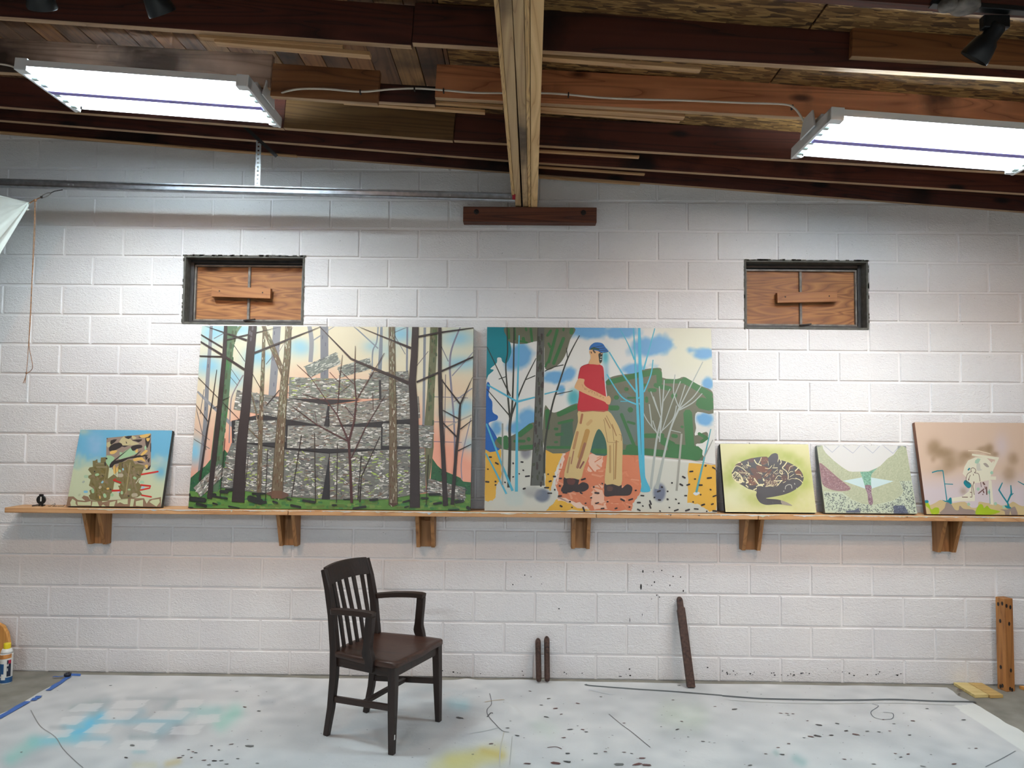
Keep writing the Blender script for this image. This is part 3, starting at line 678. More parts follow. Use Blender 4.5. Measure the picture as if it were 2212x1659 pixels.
for pts, wd, cc in (([(252, 72), (240, 250), (222, 500), (205, 800), (165, 1160)], [22, 26, 28, 30, 34], GR), ([(718, 75), (702, 330), (682, 575)], [56, 54, 52], (138, 140, 146)), ([(1052, 82), (1052, 455)], 56, (124, 128, 136)),
        ([(947, 82), (962, 190), (954, 335)], [30, 32, 30], (146, 149, 154)), ([(962, 190), (1025, 150)], 9, (146, 149, 154)), ([(1454, 90), (1448, 250), (1440, 395)], [16, 26, 28], (132, 142, 152)), ([(1430, 90), (1420, 195), (1392, 260), (1388, 400)], 10, (132, 142, 152)),
        ([(1260, 85), (1430, 240)], 9, (132, 142, 152)), ([(1635, 88), (1630, 400)], 13, (126, 132, 145)), ([(1757, 95), (1745, 770)], 18, (138, 142, 150)), ([(2004, 92), (1945, 240), (1930, 360), (1940, 520), (1958, 760), (1962, 1100)], [10, 12, 14, 14, 12, 12], (138, 134, 150)),
        ([(150, 540), (410, 785)], [16, 26], (150, 152, 158)), ([(478, 425), (410, 545), (388, 640), (378, 900)], 9, (146, 136, 140)), ([(740, 210), (715, 290), (830, 90)], 4, (146, 136, 140)), ([(200, 525), (172, 700)], 5, (110, 105, 110)), ([(140, 640), (215, 950)], 6, (120, 112, 112)),
        ([(2095, 265), (1945, 430)], 8, (148, 146, 158)), ([(2085, 515), (1955, 610)], 8, (148, 146, 158)), ([(2080, 700), (1870, 800)], 9, (170, 165, 155)), ([(2075, 720), (2010, 1000), (2010, 1150)], 7, (150, 145, 160)), ([(1820, 575), (2055, 582)], 5, (130, 125, 140)), ([(1900, 420), (1890, 900)], 6, (130, 118, 120)),
        ([(1820, 748), (1970, 748)], 5, (130, 120, 140)), ([(1815, 885), (2010, 890)], 5, (130, 120, 140)), ([(120, 870), (240, 940)], 6, (115, 115, 110)), ([(130, 800), (240, 880)], 5, (115, 105, 100)), ([(405, 205), (490, 330)], 5, (70, 62, 62)), ([(380, 365), (455, 470)], 4, (92, 92, 98)), ([(375, 425), (440, 500)], 4, (92, 92, 98)),
        ([(1650, 85), (1540, 130)], 5, (110, 115, 125)), ([(1540, 140), (1620, 280)], 5, (110, 115, 125)), ([(1850, 180), (1920, 330)], 6, (120, 120, 130)), ([(1700, 360), (1780, 260)], 5, (120, 110, 115)), ([(270, 170), (345, 130)], 7, (125, 128, 132)), ([(640, 350), (690, 290)], 6, (100, 105, 110)), ([(1125, 85), (1050, 130)], 5, (140, 146, 155))):
    P.line(pts, wd, cc, True)
for x, y in ((700, 120), (730, 200), (690, 300), (705, 400), (1040, 150), (1060, 200), (1045, 300), (230, 350), (210, 650), (195, 900), (1055, 400), (695, 480)): P.dab((x, y), (x-1, y+22), 7, (96, 100, 116))
# banks
P.poly([(88, 1300), (95, 1145), (150, 1105), (210, 1060), (250, 1010), (330, 965), (345, 945), (365, 970), (395, 925), (400, 1010), (420, 1300)], (44, 98, 62))
P.poly([(1780, 1300), (1805, 1000), (1840, 1050), (1880, 1085), (1930, 1105), (1990, 1130), (2020, 1160), (2072, 1165), (2069, 1300)], (44, 98, 62))
fill_dabs(P, [(95, 1150), (250, 1020), (390, 940), (400, 1250), (95, 1250)], 60, (6, 14), (5, 9), [(36, 84, 54), (56, 112, 70), (30, 78, 70)], .5, 1.0, 10)
fill_dabs(P, [(1810, 1020), (2060, 1170), (2060, 1250), (1810, 1250)], 50, (6, 14), (5, 9), [(30, 76, 50), (56, 112, 70)], .5, 1.0, 10)
P.poly([(86, 1362), (92, 1235), (250, 1250), (330, 1215), (600, 1235), (1000, 1280), (1240, 1290), (1500, 1268), (1800, 1240), (2070, 1250), (2068, 1368)], (92, 138, 62))
fill_dabs(P, [(92, 1270), (400, 1250), (1000, 1300), (1500, 1290), (2066, 1270), (2064, 1352), (92, 1350)], 150, (10, 46), (10, 24), [(70, 120, 60), (110, 150, 66), (58, 118, 66), (94, 122, 56), (72, 132, 58), (120, 148, 74)], 0, .15, 16)
# green trunks
P.poly([(350, 72), (440, 72), (412, 220), (392, 400), (372, 650), (345, 850), (322, 1090), (300, 1240), (232, 1240), (248, 1000), (272, 800), (305, 560), (332, 350)], (84, 112, 84)); P.line([(465, 75), (425, 130), (408, 210)], [16, 22, 20], (112, 130, 100), True)
fill_dabs(P, [(385, 75), (435, 75), (392, 400), (345, 850), (310, 1150), (260, 1150), (320, 560)], 70, (14, 40), (8, 14), [(70, 98, 70), (66, 124, 72), (98, 118, 88), (74, 86, 62)], 1.68, .06, 10)
P.poly([(1795, 92), (1848, 92), (1838, 300), (1822, 560), (1815, 780), (1815, 925), (1792, 1100), (1768, 1235), (1756, 1100), (1756, 930), (1750, 780), (1770, 560), (1786, 300)], (110, 112, 82))
fill_dabs(P, [(1797, 95), (1846, 95), (1818, 600), (1810, 900), (1775, 1150), (1758, 900), (1775, 560)], 70, (14, 38), (8, 13), [(84, 106, 66), (100, 92, 66), (122, 120, 90), (72, 88, 62)], 1.62, .06, 10)
# the stone slabs
ST = [(200, 198, 190), (168, 168, 160), (182, 178, 168), (118, 120, 116), (96, 98, 98), (230, 228, 220), (140, 128, 114), (108, 112, 104), (150, 152, 142), (122, 96, 80), (244, 242, 236), (130, 142, 126), (84, 84, 88)]
def slab(poly, n, ang, base=(132, 132, 126), cols=ST):
    P.poly(poly, (70, 68, 66)); c = np.mean(poly, 0); P.poly([tuple(c+(np.array(p)-c)*.992) for p in poly], base); fill_dabs(P, [tuple(c+(np.array(p)-c)*.975) for p in poly], int(n*1.9), (10, 34), (4.5, 8), cols, ang, .16)
BK = (46, 46, 50)
P.poly([(600, 700), (1700, 560), (1720, 1000), (400, 1000), (395, 745)], BK)
GS = [(150, 158, 148), (108, 118, 112), (186, 190, 178), (92, 100, 98), (130, 138, 128), (214, 216, 206)]
slab([(912, 365), (1135, 265), (1165, 345), (945, 445)], 75, -.42, (122, 130, 124), GS); slab([(1145, 370), (1370, 303), (1386, 380), (1165, 442)], 65, -.28, (122, 128, 122), GS)
slab([(805, 440), (1440, 458), (1440, 588), (800, 590)], 250, .0, (128, 134, 124), ST+[(150, 160, 130), (190, 205, 110)]); slab([(1378, 405), (1640, 398), (1655, 590), (1450, 592), (1448, 460), (1370, 455)], 110, .0)
slab([(435, 530), (1078, 630), (1050, 780), (410, 665)], 240, .15); slab([(1086, 632), (1712, 572), (1722, 722), (1086, 780)], 240, -.09, (146, 140, 130))
slab([(420, 745), (780, 735), (780, 893), (415, 902)], 140, .0); slab([(792, 776), (1450, 786), (1448, 940), (785, 934)], 270, .0, (148, 146, 138)); slab([(1460, 758), (1815, 776), (1805, 930), (1456, 915)], 150, .0)
P.poly([(395, 900), (500, 905), (780, 945), (1084, 972), (1090, 1290), (780, 1272), (320, 1210), (360, 1000)], (116, 116, 112)); fill_dabs(P, [(400, 910), (780, 950), (1075, 980), (1040, 1280), (780, 1262), (330, 1205), (365, 1000)], 950, (10, 34), (4.5, 8.5), ST+[(176, 198, 90), (120, 132, 122), (196, 192, 182)], .05, .3)
P.poly([(1088, 972), (1450, 945), (1752, 930), (1760, 1235), (1500, 1285), (1090, 1290)], (120, 120, 114)); fill_dabs(P, [(1095, 980), (1450, 950), (1745, 936), (1750, 1228), (1500, 1275), (1095, 1280)], 900, (10, 34), (4.5, 8.5), ST+[(176, 204, 96), (150, 165, 120), (196, 192, 182)], -.03, .28)
for sp in ([(800, 590), (1320, 596), (1080, 632)], [(1434, 460), (1450, 460), (1450, 590), (1436, 594)], [(615, 706), (790, 735), (600, 742)], [(790, 738), (1020, 776), (790, 778)], [(1077, 640), (1084, 640), (1084, 784), (1048, 780)], [(1130, 782), (1456, 748), (1456, 788)], [(1470, 758), (1600, 738), (1690, 738), (1660, 762)],
        [(1450, 786), (1458, 786), (1455, 940), (1447, 940)], [(498, 900), (780, 893), (780, 942), (640, 918)], [(781, 740), (790, 740), (786, 940), (778, 940)], [(800, 935), (1456, 938), (1090, 970)], [(1455, 915), (1660, 920), (1650, 938), (1455, 942)], [(1085, 978), (1090, 1288), (1030, 1288)]): P.poly(sp, BK)
slab([(305, 1045), (370, 1100), (180, 1277), (125, 1215)], 80, -.75, (150, 144, 136)); slab([(1782, 1140), (2036, 1205), (2030, 1292), (1770, 1242)], 90, .2, (130, 120, 112))
# bark trunks
for pts, wd, n, lo in (([(625, 76), (690, 240), (772, 440)], [30, 34, 34], 60, 1.15), ([(628, 78), (620, 330), (612, 520), (604, 750), (590, 1245)], [16, 22, 24, 28, 30], 110, 1.62), ([(800, 82), (790, 300), (768, 480), (752, 700), (735, 950), (716, 1285)], [38, 42, 48, 56, 64, 76], 260, 1.64),
        ([(1526, 86), (1528, 400), (1532, 700), (1532, 1325)], [38, 42, 48, 56], 230, 1.57), ([(535, 540), (560, 640), (592, 790)], [8, 10, 12], 10, 1.3), ([(515, 800), (600, 880)], 8, 4, .7)):
    P.line(pts, [q*1.12 for q in (wd if hasattr(wd, '__len__') else [wd])], (70, 58, 46)); P.line(pts, wd, (112, 98, 76))
    A = np.array(pts, float); t = np.linspace(0, 1, len(A)); base = P.lv
    for i in range(n):
        u = rng.random(); p = np.array([np.interp(u, t, A[:, 0]), np.interp(u, t, A[:, 1])]); ww = np.interp(u, np.linspace(0, 1, len(wd)) if hasattr(wd, '__len__') else [0, 1], wd if hasattr(wd, '__len__') else [wd, wd]); p[0] += rng.uniform(-.42, .42)*ww
        l = rng.uniform(6, 14); d = np.array([math.cos(lo), math.sin(lo)])*l; low = u > .62
        P.dab(p-d, p+d, rng.uniform(2.5, 5), ([(96, 66, 48), (84, 56, 44), (208, 204, 184), (110, 78, 56)] if low else [(206, 208, 188), (96, 104, 76), (150, 148, 120), (80, 66, 50)])[rng.integers(4)], lv=base+1+rng.random()*14, new=False)
    P.lv = base+16
P.blob([(700, 1275), (640, 1250), (720, 1230), (800, 1255), (760, 1285)], (104, 76, 64)); P.line([(718, 1230), (716, 1285)], [72, 76], (112, 80, 60)); P.poly([(1500, 1310), (1532, 1338), (1565, 1312)], (84, 58, 46))
# dark trunks and limbs
TK = (52, 42, 42)
for pts, wd in (([(356, 75), (345, 300), (320, 560), (290, 850), (255, 1150), (240, 1288)], [24, 30, 34, 34, 36, 36]), ([(548, 76), (522, 350), (497, 650), (468, 900), (442, 1312)], [58, 60, 66, 74, 90]), ([(1692, 90), (1682, 300), (1668, 470), (1680, 700), (1684, 1000), (1682, 1342)], [46, 48, 50, 58, 64, 72]),
        ([(1862, 95), (1860, 400), (1866, 700), (1882, 1000), (1896, 1328)], [24, 26, 28, 30, 36]), ([(1943, 1320), (1972, 950), (1992, 780), (1998, 660), (2002, 625)], [26, 20, 18, 14, 12]), ([(2002, 628), (2090, 440)], [12, 7]), ([(2002, 628), (1868, 452)], [12, 8]), ([(1985, 862), (1880, 755)], [12, 9]), ([(2000, 800), (2082, 738)], [9, 6]), ([(1985, 948), (2076, 903)], [9, 6]), ([(1996, 730), (1880, 668)], [9, 6]),
        ([(205, 70), (505, 182)], [11, 15]), ([(180, 143), (332, 232)], [9, 11]), ([(176, 192), (340, 290), (490, 388)], [12, 15, 17]), ([(168, 292), (330, 297)], [8, 10]), ([(352, 182), (515, 142), (765, 76)], [10, 8, 7]), ([(548, 275), (790, 180), (1030, 84)], [13, 12, 9]), ([(1020, 85), (1240, 312), (1645, 482)], [9, 14, 24]),
        ([(1295, 84), (1660, 238)], [11, 17]), ([(1698, 474), (1850, 408), (2095, 300)], [13, 13, 14]), ([(1708, 160), (1862, 130), (2096, 96)], [14, 12, 9]), ([(160, 443), (320, 602), (458, 742)], 4), ([(292, 388), (262, 600), (225, 800), (170, 1165)], [4, 7, 11, 15]), ([(142, 632), (228, 748)], 6), ([(385, 578), (322, 606)], 4), ([(535, 400), (612, 535)], 5), ([(735, 530), (640, 640)], 5), ([(262, 660), (300, 640)], 5), ([(1880, 455), (1872, 800)], 4)):
    P.line(pts, wd, TK)
for x, y in ((548, 90), (540, 130), (535, 165), (528, 120)): P.dab((x, y), (x-2, y+20), 12, (92, 88, 92))
RB = (78, 44, 44)
for pts, wd in (([(1242, 1312), (1232, 1050), (1222, 885)], [20, 17, 18]), ([(1224, 890), (1140, 700), (1062, 595), (955, 440), (860, 353)], [16, 10, 8, 5, 3]), ([(1224, 882), (1262, 740), (1276, 600), (1264, 480), (1270, 222)], [16, 13, 10, 8, 3]), ([(1220, 886), (1000, 772), (828, 645)], [11, 8, 4]), ([(1280, 592), (1380, 430), (1474, 272)], [6, 5, 4]),
        ([(1142, 690), (1160, 450), (1180, 285)], [6, 5, 3]), ([(1238, 1005), (1340, 790), (1475, 570)], [8, 7, 4]), ([(1262, 490), (1165, 395)], 5), ([(1150, 560), (1235, 490)], 4), ([(1195, 640), (1264, 725)], 5), ([(895, 555), (1070, 610)], 5), ([(985, 680), (1000, 770)], 4), ([(1090, 405), (1155, 475)], 4), ([(1390, 550), (1395, 670)], 4), ([(890, 700), (820, 745)], 3)):
    P.line(pts, wd, RB)
for pts, wd in (([(820, 1278), (890, 842)], 6), ([(988, 1312), (982, 828)], 6), ([(1135, 1312), (1143, 902)], 6), ([(635, 1298), (652, 948)], 5), ([(492, 1215), (516, 988)], 5), ([(1284, 1292), (1310, 988)], 7), ([(1298, 1308), (1310, 1130), (1442, 848)], [10, 8, 5]), ([(315, 1278), (350, 868)], 5), ([(1760, 1328), (1778, 978)], 5)): P.line(pts, wd, (56, 46, 44))
P.view(400, 880, .14467)
for p, q, wd in (((90, 1360), (300, 1380), 70), ((180, 1430), (320, 1468), 44), ((70, 1290), (75, 1310), 36), ((400, 1300), (460, 1300), 50), ((420, 1320), (640, 1352), 28), ((540, 1250), (640, 1255), 50), ((620, 1225), (730, 1220), 44), ((970, 1345), (1150, 1400), 90), ((1130, 1420), (1220, 1400), 40), ((1020, 1280), (1210, 1275), 30), ((1100, 1290), (1120, 1340), 60), ((1325, 1392), (1390, 1412), 30), ((1540, 1346), (1590, 1360), 28), ((1775, 1372), (1950, 1400), 36), ((1595, 1446), (1735, 1474), 36), ((660, 1466), (820, 1494), 22), ((425, 1422), (490, 1440), 26), ((60, 1490), (120, 1492), 24)): P.dab(p, q, wd, (38, 42, 40))
P.view(720, 880, .14467)
for p, q, wd in (((170, 1355), (265, 1350), 20), ((560, 1362), (670, 1350), 34), ((315, 1488), (495, 1458), 36), ((1050, 1390), (1150, 1362), 26), ((1075, 1466), (1130, 1450), 22), ((1505, 1412), (1615, 1394), 32), ((1830, 1382), (1940, 1366), 46), ((1325, 1328), (1420, 1330), 30), ((1440, 1275), (1600, 1270), 36), ((0, 1440), (60, 1440), 26), ((1720, 1500), (1880, 1492), 18), ((2000, 1460), (2030, 1480), 50)): P.dab(p, q, wd, (38, 42, 40))
P.finish()

# ---------------------------------------------------------------- the striding man
P = Picture((1030, 680, .27124), [(85, 103), (1865, 112), (1918, 1575), (62, 1548)], (30, 30, 30), 'big painting of a man in red shirt and blue cap striding')
def f(X, Y):
    n = vnoise(X, Y, 60, 5)*.6+vnoise(X, Y, 22, 6)*.4; c = np.zeros(X.shape+(3,))+np.array([224, 222, 216.])
    c = lerp(c, (222, 220, 198), np.clip((X-1350)/250, 0, 1)*np.clip((600-Y)/200, 0, 1))
    for cx, cy, rx, ry, s in ((900, 130, 190, 75, 1), (1150, 140, 150, 60, 1), (1380, 260, 190, 80, 1), (1480, 220, 90, 70, .8), (350, 330, 95, 110, 1), (290, 390, 70, 70, .9), (640, 500, 110, 55, 1), (740, 470, 60, 60, .9), (670, 590, 40, 50, .8), (1800, 310, 90, 55, 1), (1720, 280, 60, 30, .5), (1250, 440, 110, 55, 1),
            (1840, 545, 50, 60, .9), (1820, 830, 75, 55, 1), (400, 830, 90, 90, 1), (330, 900, 100, 60, .9), (150, 900, 60, 70, .8), (1400, 400, 60, 30, .4)):
        c = lerp(c, (108, 166, 210), np.clip(G(X, Y, cx, cy, rx, ry, 1.4)*2.1*s-1.0*n, 0, 1))
    c = lerp(c, (70, 165, 175), G(X, Y, 770, 660, 50, 70, 2)*.95); c = lerp(c, (70, 170, 185), G(X, Y, 1022, 340, 26, 60, 1.2)*.95); c = lerp(c, (120, 170, 200), G(X, Y, 1030, 480, 20, 90, 1.2)*.7)
    gy = 1062+np.clip(X-500, 0, 2000)*.09; g = np.clip((Y-gy)/10, 0, 1); c = lerp(c, (208, 208, 196), g)
    for cx, cy, rx, ry, s, cc in ((930, 1160, 60, 90, .75, (232, 190, 166)), (950, 1380, 60, 130, .55, (234, 186, 160)), (390, 1085, 45, 60, .7, (130, 130, 138)), (520, 1430, 62, 55, 1, (112, 120, 136)), (440, 1400, 80, 50, .5, (150, 150, 150)), (1455, 1410, 52, 75, 1, (114, 122, 142)), (300, 1440, 90, 90, .4, (180, 205, 205)), (640, 1300, 30, 120, .6, (226, 224, 220))):
        c = lerp(c, cc, np.clip(G(X, Y, cx, cy, rx, ry, 2.5)*1.5*s-.3*n, 0, 1)*g)
    return c
P.ground(f, 190, 150)
def rag(pts, amp, n=7):      # ragged brushed edge
    out = []
    for i in range(len(pts)):
        a, c = np.array(pts[i], float), np.array(pts[(i+1) % len(pts)], float)
        for t in np.linspace(0, 1, n, endpoint=False): out.append(tuple(a+(c-a)*t+rng.normal(0, amp, 2)))
    return out
for q, c in (([(68, 1062), (196, 1068), (192, 1290), (158, 1350), (150, 1440), (120, 1470), (66, 1474)], (224, 172, 60)), ([(545, 1062), (692, 1072), (660, 1160), (640, 1195), (612, 1290), (585, 1390), (545, 1370)], (224, 172, 60)), ([(1682, 1176), (1906, 1195), (1916, 1560), (1850, 1562), (1785, 1515), (1680, 1490)], (228, 174, 58)), ([(640, 1458), (880, 1522), (915, 1552), (552, 1548), (600, 1500)], (222, 172, 56)),
        ([(692, 1074), (1290, 1110), (1304, 1250), (1310, 1400), (1245, 1500), (1232, 1554), (905, 1550), (860, 1512), (660, 1442), (622, 1350), (660, 1200)], (210, 122, 84))): P.poly(rag(q, 3), c)
for q, c in (([(905, 1095), (1005, 1100), (1000, 1200), (950, 1240), (870, 1250)], (232, 190, 166)), ([(930, 1360), (1000, 1340), (1010, 1470), (1040, 1545), (930, 1540), (900, 1440)], (230, 182, 156)), ([(650, 1442), (850, 1500), (890, 1540), (830, 1530), (640, 1462)], (232, 200, 180)), ([(660, 1200), (690, 1090), (705, 1090), (670, 1230), (640, 1340), (622, 1350)], (232, 200, 180))): P.poly(rag(q, 5), c)
fill_dabs(P, [(700, 1100), (1270, 1120), (1290, 1390), (1220, 1520), (900, 1520), (660, 1400)], 60, (30, 80), (8, 18), [(204, 116, 78), (216, 132, 94), (222, 150, 116)], .4, .5, 8)
GN = (50, 108, 58); OL = (104, 104, 84); DG = (66, 96, 76)
P.blob([(84, 103), (160, 100), (240, 103), (262, 200), (276, 300), (240, 385), (205, 375), (195, 345), (165, 345), (160, 385), (110, 430), (138, 440), (95, 480), (78, 510), (80, 300)], (0, 126, 138), 3)
P.blob([(80, 550), (108, 558), (96, 640), (125, 690), (128, 770), (168, 800), (160, 832), (110, 848), (98, 870), (150, 950), (192, 1060), (68, 1064), (74, 800)], (14, 92, 170), 3)
P.blob([(235, 100), (500, 98), (772, 104), (742, 200), (700, 330), (640, 405), (545, 432), (534, 230), (470, 215), (400, 232), (330, 235), (265, 222), (240, 180)], OL, 4)
for p, q, wd in (((250, 120), (255, 190), 26), ((300, 110), (305, 200), 18), ((430, 115), (440, 215), 20), ((370, 190), (375, 215), 26), ((330, 210), (400, 225), 16), ((390, 110), (395, 130), 16), ((640, 125), (570, 380), 24), ((590, 130), (560, 170), 20), ((690, 190), (610, 390), 26), ((570, 230), (585, 260), 18), ((755, 120), (750, 150), 30), ((560, 380), (545, 415), 16), ((690, 115), (688, 130), 16)): P.dab(p, q, wd, GN)
P.blob([(1028, 530), (1120, 482), (1290, 462), (1320, 438), (1420, 424), (1470, 432), (1476, 500), (1590, 512), (1650, 495), (1730, 540), (1800, 572), (1860, 596), (1884, 640), (1886, 785), (1760, 772), (1738, 830), (1748, 900), (1740, 960), (1830, 930), (1842, 980), (1800, 1020), (1745, 1030), (1780, 1090), (1805, 1160), (1500, 1140), (1290, 1112), (900, 1088), (905, 850), (1030, 700)], OL, 3)
P.blob([(900, 1088), (905, 900), (1000, 880), (1060, 1100)], (52, 96, 82), 3)
P.blob([(1040, 760), (1160, 620), (1260, 700), (1270, 1000), (1130, 1000)], (98, 112, 104), 3)
for p, q, wd in (((1040, 540), (1280, 480), 42), ((1290, 480), (1440, 450), 50), ((1450, 460), (1455, 540), 46), ((1500, 530), (1640, 530), 34), ((1650, 520), (1860, 640), 50), ((1420, 560), (1540, 590), 36), ((1780, 700), (1860, 720), 90), ((1370, 600), (1420, 600), 30), ((1190, 590), (1190, 595), 36), ((1110, 655), (1110, 660), 42), ((1200, 660), (1260, 660), 14), ((1060, 740), (1120, 740), 40), ((1220, 750), (1222, 760), 44), ((1350, 660), (1352, 690), 26), ((1150, 790), (1260, 1060), 26), ((1200, 850), (1255, 865), 20), ((1560, 1080), (1760, 1100), 110), ((1680, 780), (1700, 1060), 70), ((1340, 960), (1480, 960), 36), ((1560, 960), (1590, 965), 30), ((1630, 890), (1640, 892), 20), ((1770, 945), (1835, 980), 26), ((1835, 980), (1790, 1010), 26), ((1340, 1090), (1760, 1130), 60), ((930, 1080), (1280, 1095), 40), ((1210, 1060), (1290, 1080), 70), ((1480, 1000), (1560, 1040), 60), ((1560, 650), (1580, 640), 40), ((1330, 560), (1350, 560), 24), ((1800, 600), (1870, 680), 40)): P.dab(p, q, wd, GN)
P.blob([(538, 738), (570, 745), (605, 775), (660, 762), (790, 703), (806, 760), (770, 1062), (538, 1064)], OL, 3); P.blob([(154, 985), (250, 968), (330, 930), (400, 880), (430, 858), (475, 872), (475, 1064), (180, 1060)], OL, 3)
P.poly([(660, 1062), (672, 850), (760, 830), (770, 1062)], DG)
for p, q, wd in (((560, 760), (562, 900), 34), ((650, 790), (790, 730), 40), ((620, 905), (640, 905), 22), ((630, 950), (680, 945), 24), ((620, 1010), (640, 1008), 16), ((650, 860), (760, 835), 22), ((180, 985), (240, 1040), 50), ((340, 950), (430, 880), 44), ((300, 1000), (380, 1000), 22), ((410, 980), (415, 990), 30), ((350, 1050), (450, 1045), 34), ((560, 1050), (760, 1052), 22), ((230, 970), (232, 1050), 40)): P.dab(p, q, wd, GN)
P.line([(1290, 1112), (1700, 1155), (1905, 1192)], 6, (190, 170, 160))
# big trunk with bark
P.poly([(485, 106), (537, 106), (535, 500), (522, 900), (540, 1352), (425, 1352), (455, 900), (472, 500)], (88, 90, 84)); P.line([(430, 1350), (456, 900), (472, 500), (486, 108)], 5, (60, 50, 46))
base = P.lv
for i in range(64):
    v = rng.uniform(120, 1330); u = rng.uniform(.12, .9); xl, xr = np.interp(v, [106, 500, 900, 1352], [485, 472, 455, 425]), np.interp(v, [106, 500, 900, 1352], [537, 535, 522, 540]); x = xl+(xr-xl)*u; l = rng.uniform(12, 42)
    P.dab((x, v), (x-2, v+l), rng.uniform(9, 18), [(58, 62, 48), (62, 58, 56), (70, 76, 58), (64, 52, 52)][rng.integers(4)], lv=base+1+rng.random()*12, new=False)
P.lv = base+14
DK = (50, 52, 44)
for pts, wd in (([(255, 1366), (264, 1050), (262, 900), (272, 800)], [26, 22, 22, 24]), ([(276, 805), (286, 650), (294, 400), (298, 106)], [18, 14, 12, 9]), ([(264, 815), (242, 570), (232, 400), (246, 300), (242, 106)], [16, 12, 10, 9, 8]), ([(272, 810), (330, 650), (392, 505), (472, 348)], [16, 12, 10, 6]), ([(390, 516), (466, 484)], 8), ([(262, 800), (80, 588)], [10, 6]), ([(268, 645), (85, 260)], [10, 6]), ([(176, 512), (240, 490)], 7),
        ([(535, 1255), (545, 1000), (600, 720), (650, 560), (722, 350), (816, 168)], [18, 16, 14, 13, 11, 6]), ([(722, 350), (712, 265)], 7), ([(540, 450), (610, 418), (690, 400)], 8), ([(630, 632), (762, 604)], [8, 5])): P.line(pts, wd, DK, len(pts) > 2)
LB = (82, 176, 202)
for pts, wd in (([(315, 1398), (322, 690), (338, 168)], [24, 16, 9]), ([(322, 690), (85, 555)], [16, 12]), ([(322, 690), (462, 655)], [18, 12]), ([(538, 630), (702, 590)], [12, 6]), ([(285, 1392), (190, 1160), (78, 862)], [20, 16, 13]), ([(236, 1416), (160, 1260), (72, 1095)], [15, 14, 12])): P.line(pts, wd, LB)
for pts in ([(205, 1345), (206, 860)],): P.line(pts, 13, (150, 152, 142))
SG = (172, 178, 172)
for pts, wd in (([(1384, 1382), (1430, 1000), (1470, 800), (1492, 520)], [22, 16, 12, 8]), ([(1432, 1384), (1490, 1120), (1545, 900), (1612, 742)], [32, 18, 14, 16]), ([(1612, 742), (1800, 376)], [10, 8]), ([(1612, 748), (1720, 660), (1796, 555)], [11, 7]), ([(1612, 758), (1720, 700), (1796, 626)], [11, 7]), ([(1606, 735), (1660, 560)], 8), ([(1604, 726), (1566, 610), (1578, 476)], 8), ([(1468, 940), (1560, 680), (1622, 530)], [7, 8, 7]),
        ([(1470, 830), (1430, 740), (1384, 610)], 7), ([(1472, 850), (1405, 650)], 7), ([(1440, 945), (1350, 830), (1292, 700)], 8), ([(1455, 940), (1560, 830), (1590, 722)], 8), ([(1395, 890), (1372, 710)], 9), ([(1456, 992), (1430, 930), (1400, 840)], 8), ([(1478, 700), (1538, 590)], 7), ([(1468, 780), (1452, 570)], 8), ([(1455, 1010), (1465, 880), (1470, 800)], 11), ([(1540, 916), (1626, 936)], 6)): P.line(pts, wd, SG, len(pts) > 2)
P.line([(1592, 1398), (1612, 1180), (1632, 945)], [18, 17, 15], (160, 158, 148))
P.blob([(1305, 1402), (1312, 1340), (1310, 1100), (1300, 800), (1288, 500), (1282, 106), (1300, 106), (1312, 420), (1326, 560), (1330, 900), (1338, 1240), (1350, 1310), (1378, 1372), (1374, 1404)], (72, 178, 208), 4)
for pts, wd in (([(1330, 1380), (1300, 1150), (1282, 800), (1266, 500), (1246, 108)], [30, 24, 22, 14, 8]), ([(1266, 616), (1165, 480), (1052, 298)], [13, 9]), ([(1270, 712), (1150, 650), (1034, 474)], [12, 9]), ([(1142, 688), (1195, 688)], 6), ([(1254, 360), (1200, 230), (1134, 112)], [14, 8, 4]), ([(1326, 440), (1370, 280), (1416, 112)], [14, 9, 8]), ([(1330, 615), (1384, 480), (1402, 360)], [11, 8]), ([(1280, 668), (1314, 640)], 10)): P.line(pts, wd, (78, 180, 204), len(pts) > 2)
P.blob([(1725, 1420), (1750, 1405), (1780, 1415), (1750, 1436)], (220, 226, 230), 4); P.line([(1750, 1412), (1800, 1200), (1866, 908)], [18, 15, 8], (84, 164, 172)); P.line([(1815, 1130), (1882, 994)], [12, 6], (150, 150, 142))
# the figure
SK = (214, 166, 118)
P.blob([(694, 1288), (750, 1296), (812, 1302), (806, 1345), (840, 1326), (882, 1340), (888, 1375), (850, 1400), (790, 1404), (770, 1396), (740, 1408), (680, 1404), (670, 1380), (688, 1345)], (52, 40, 40), 3); P.blob([(720, 1300), (780, 1305), (770, 1345), (725, 1340)], (94, 50, 44), 4)
P.blob([(1020, 1334), (1090, 1345), (1150, 1346), (1154, 1376), (1196, 1344), (1236, 1366), (1230, 1412), (1200, 1434), (1100, 1434), (1022, 1440), (1014, 1390)], (52, 40, 40), 3); P.blob([(1040, 1360), (1080, 1365), (1075, 1395), (1040, 1395)], (88, 58, 50), 4)
P.blob([(808, 760), (920, 756), (1040, 760), (1108, 850), (1148, 940), (1160, 1030), (1156, 1200), (1150, 1350), (1080, 1342), (1018, 1336), (1030, 1180), (1036, 1080), (1020, 980), (970, 905), (930, 980), (898, 1100), (850, 1220), (826, 1302), (760, 1292), (694, 1284), (722, 1150), (770, 970), (804, 850)], (208, 180, 122), 3)
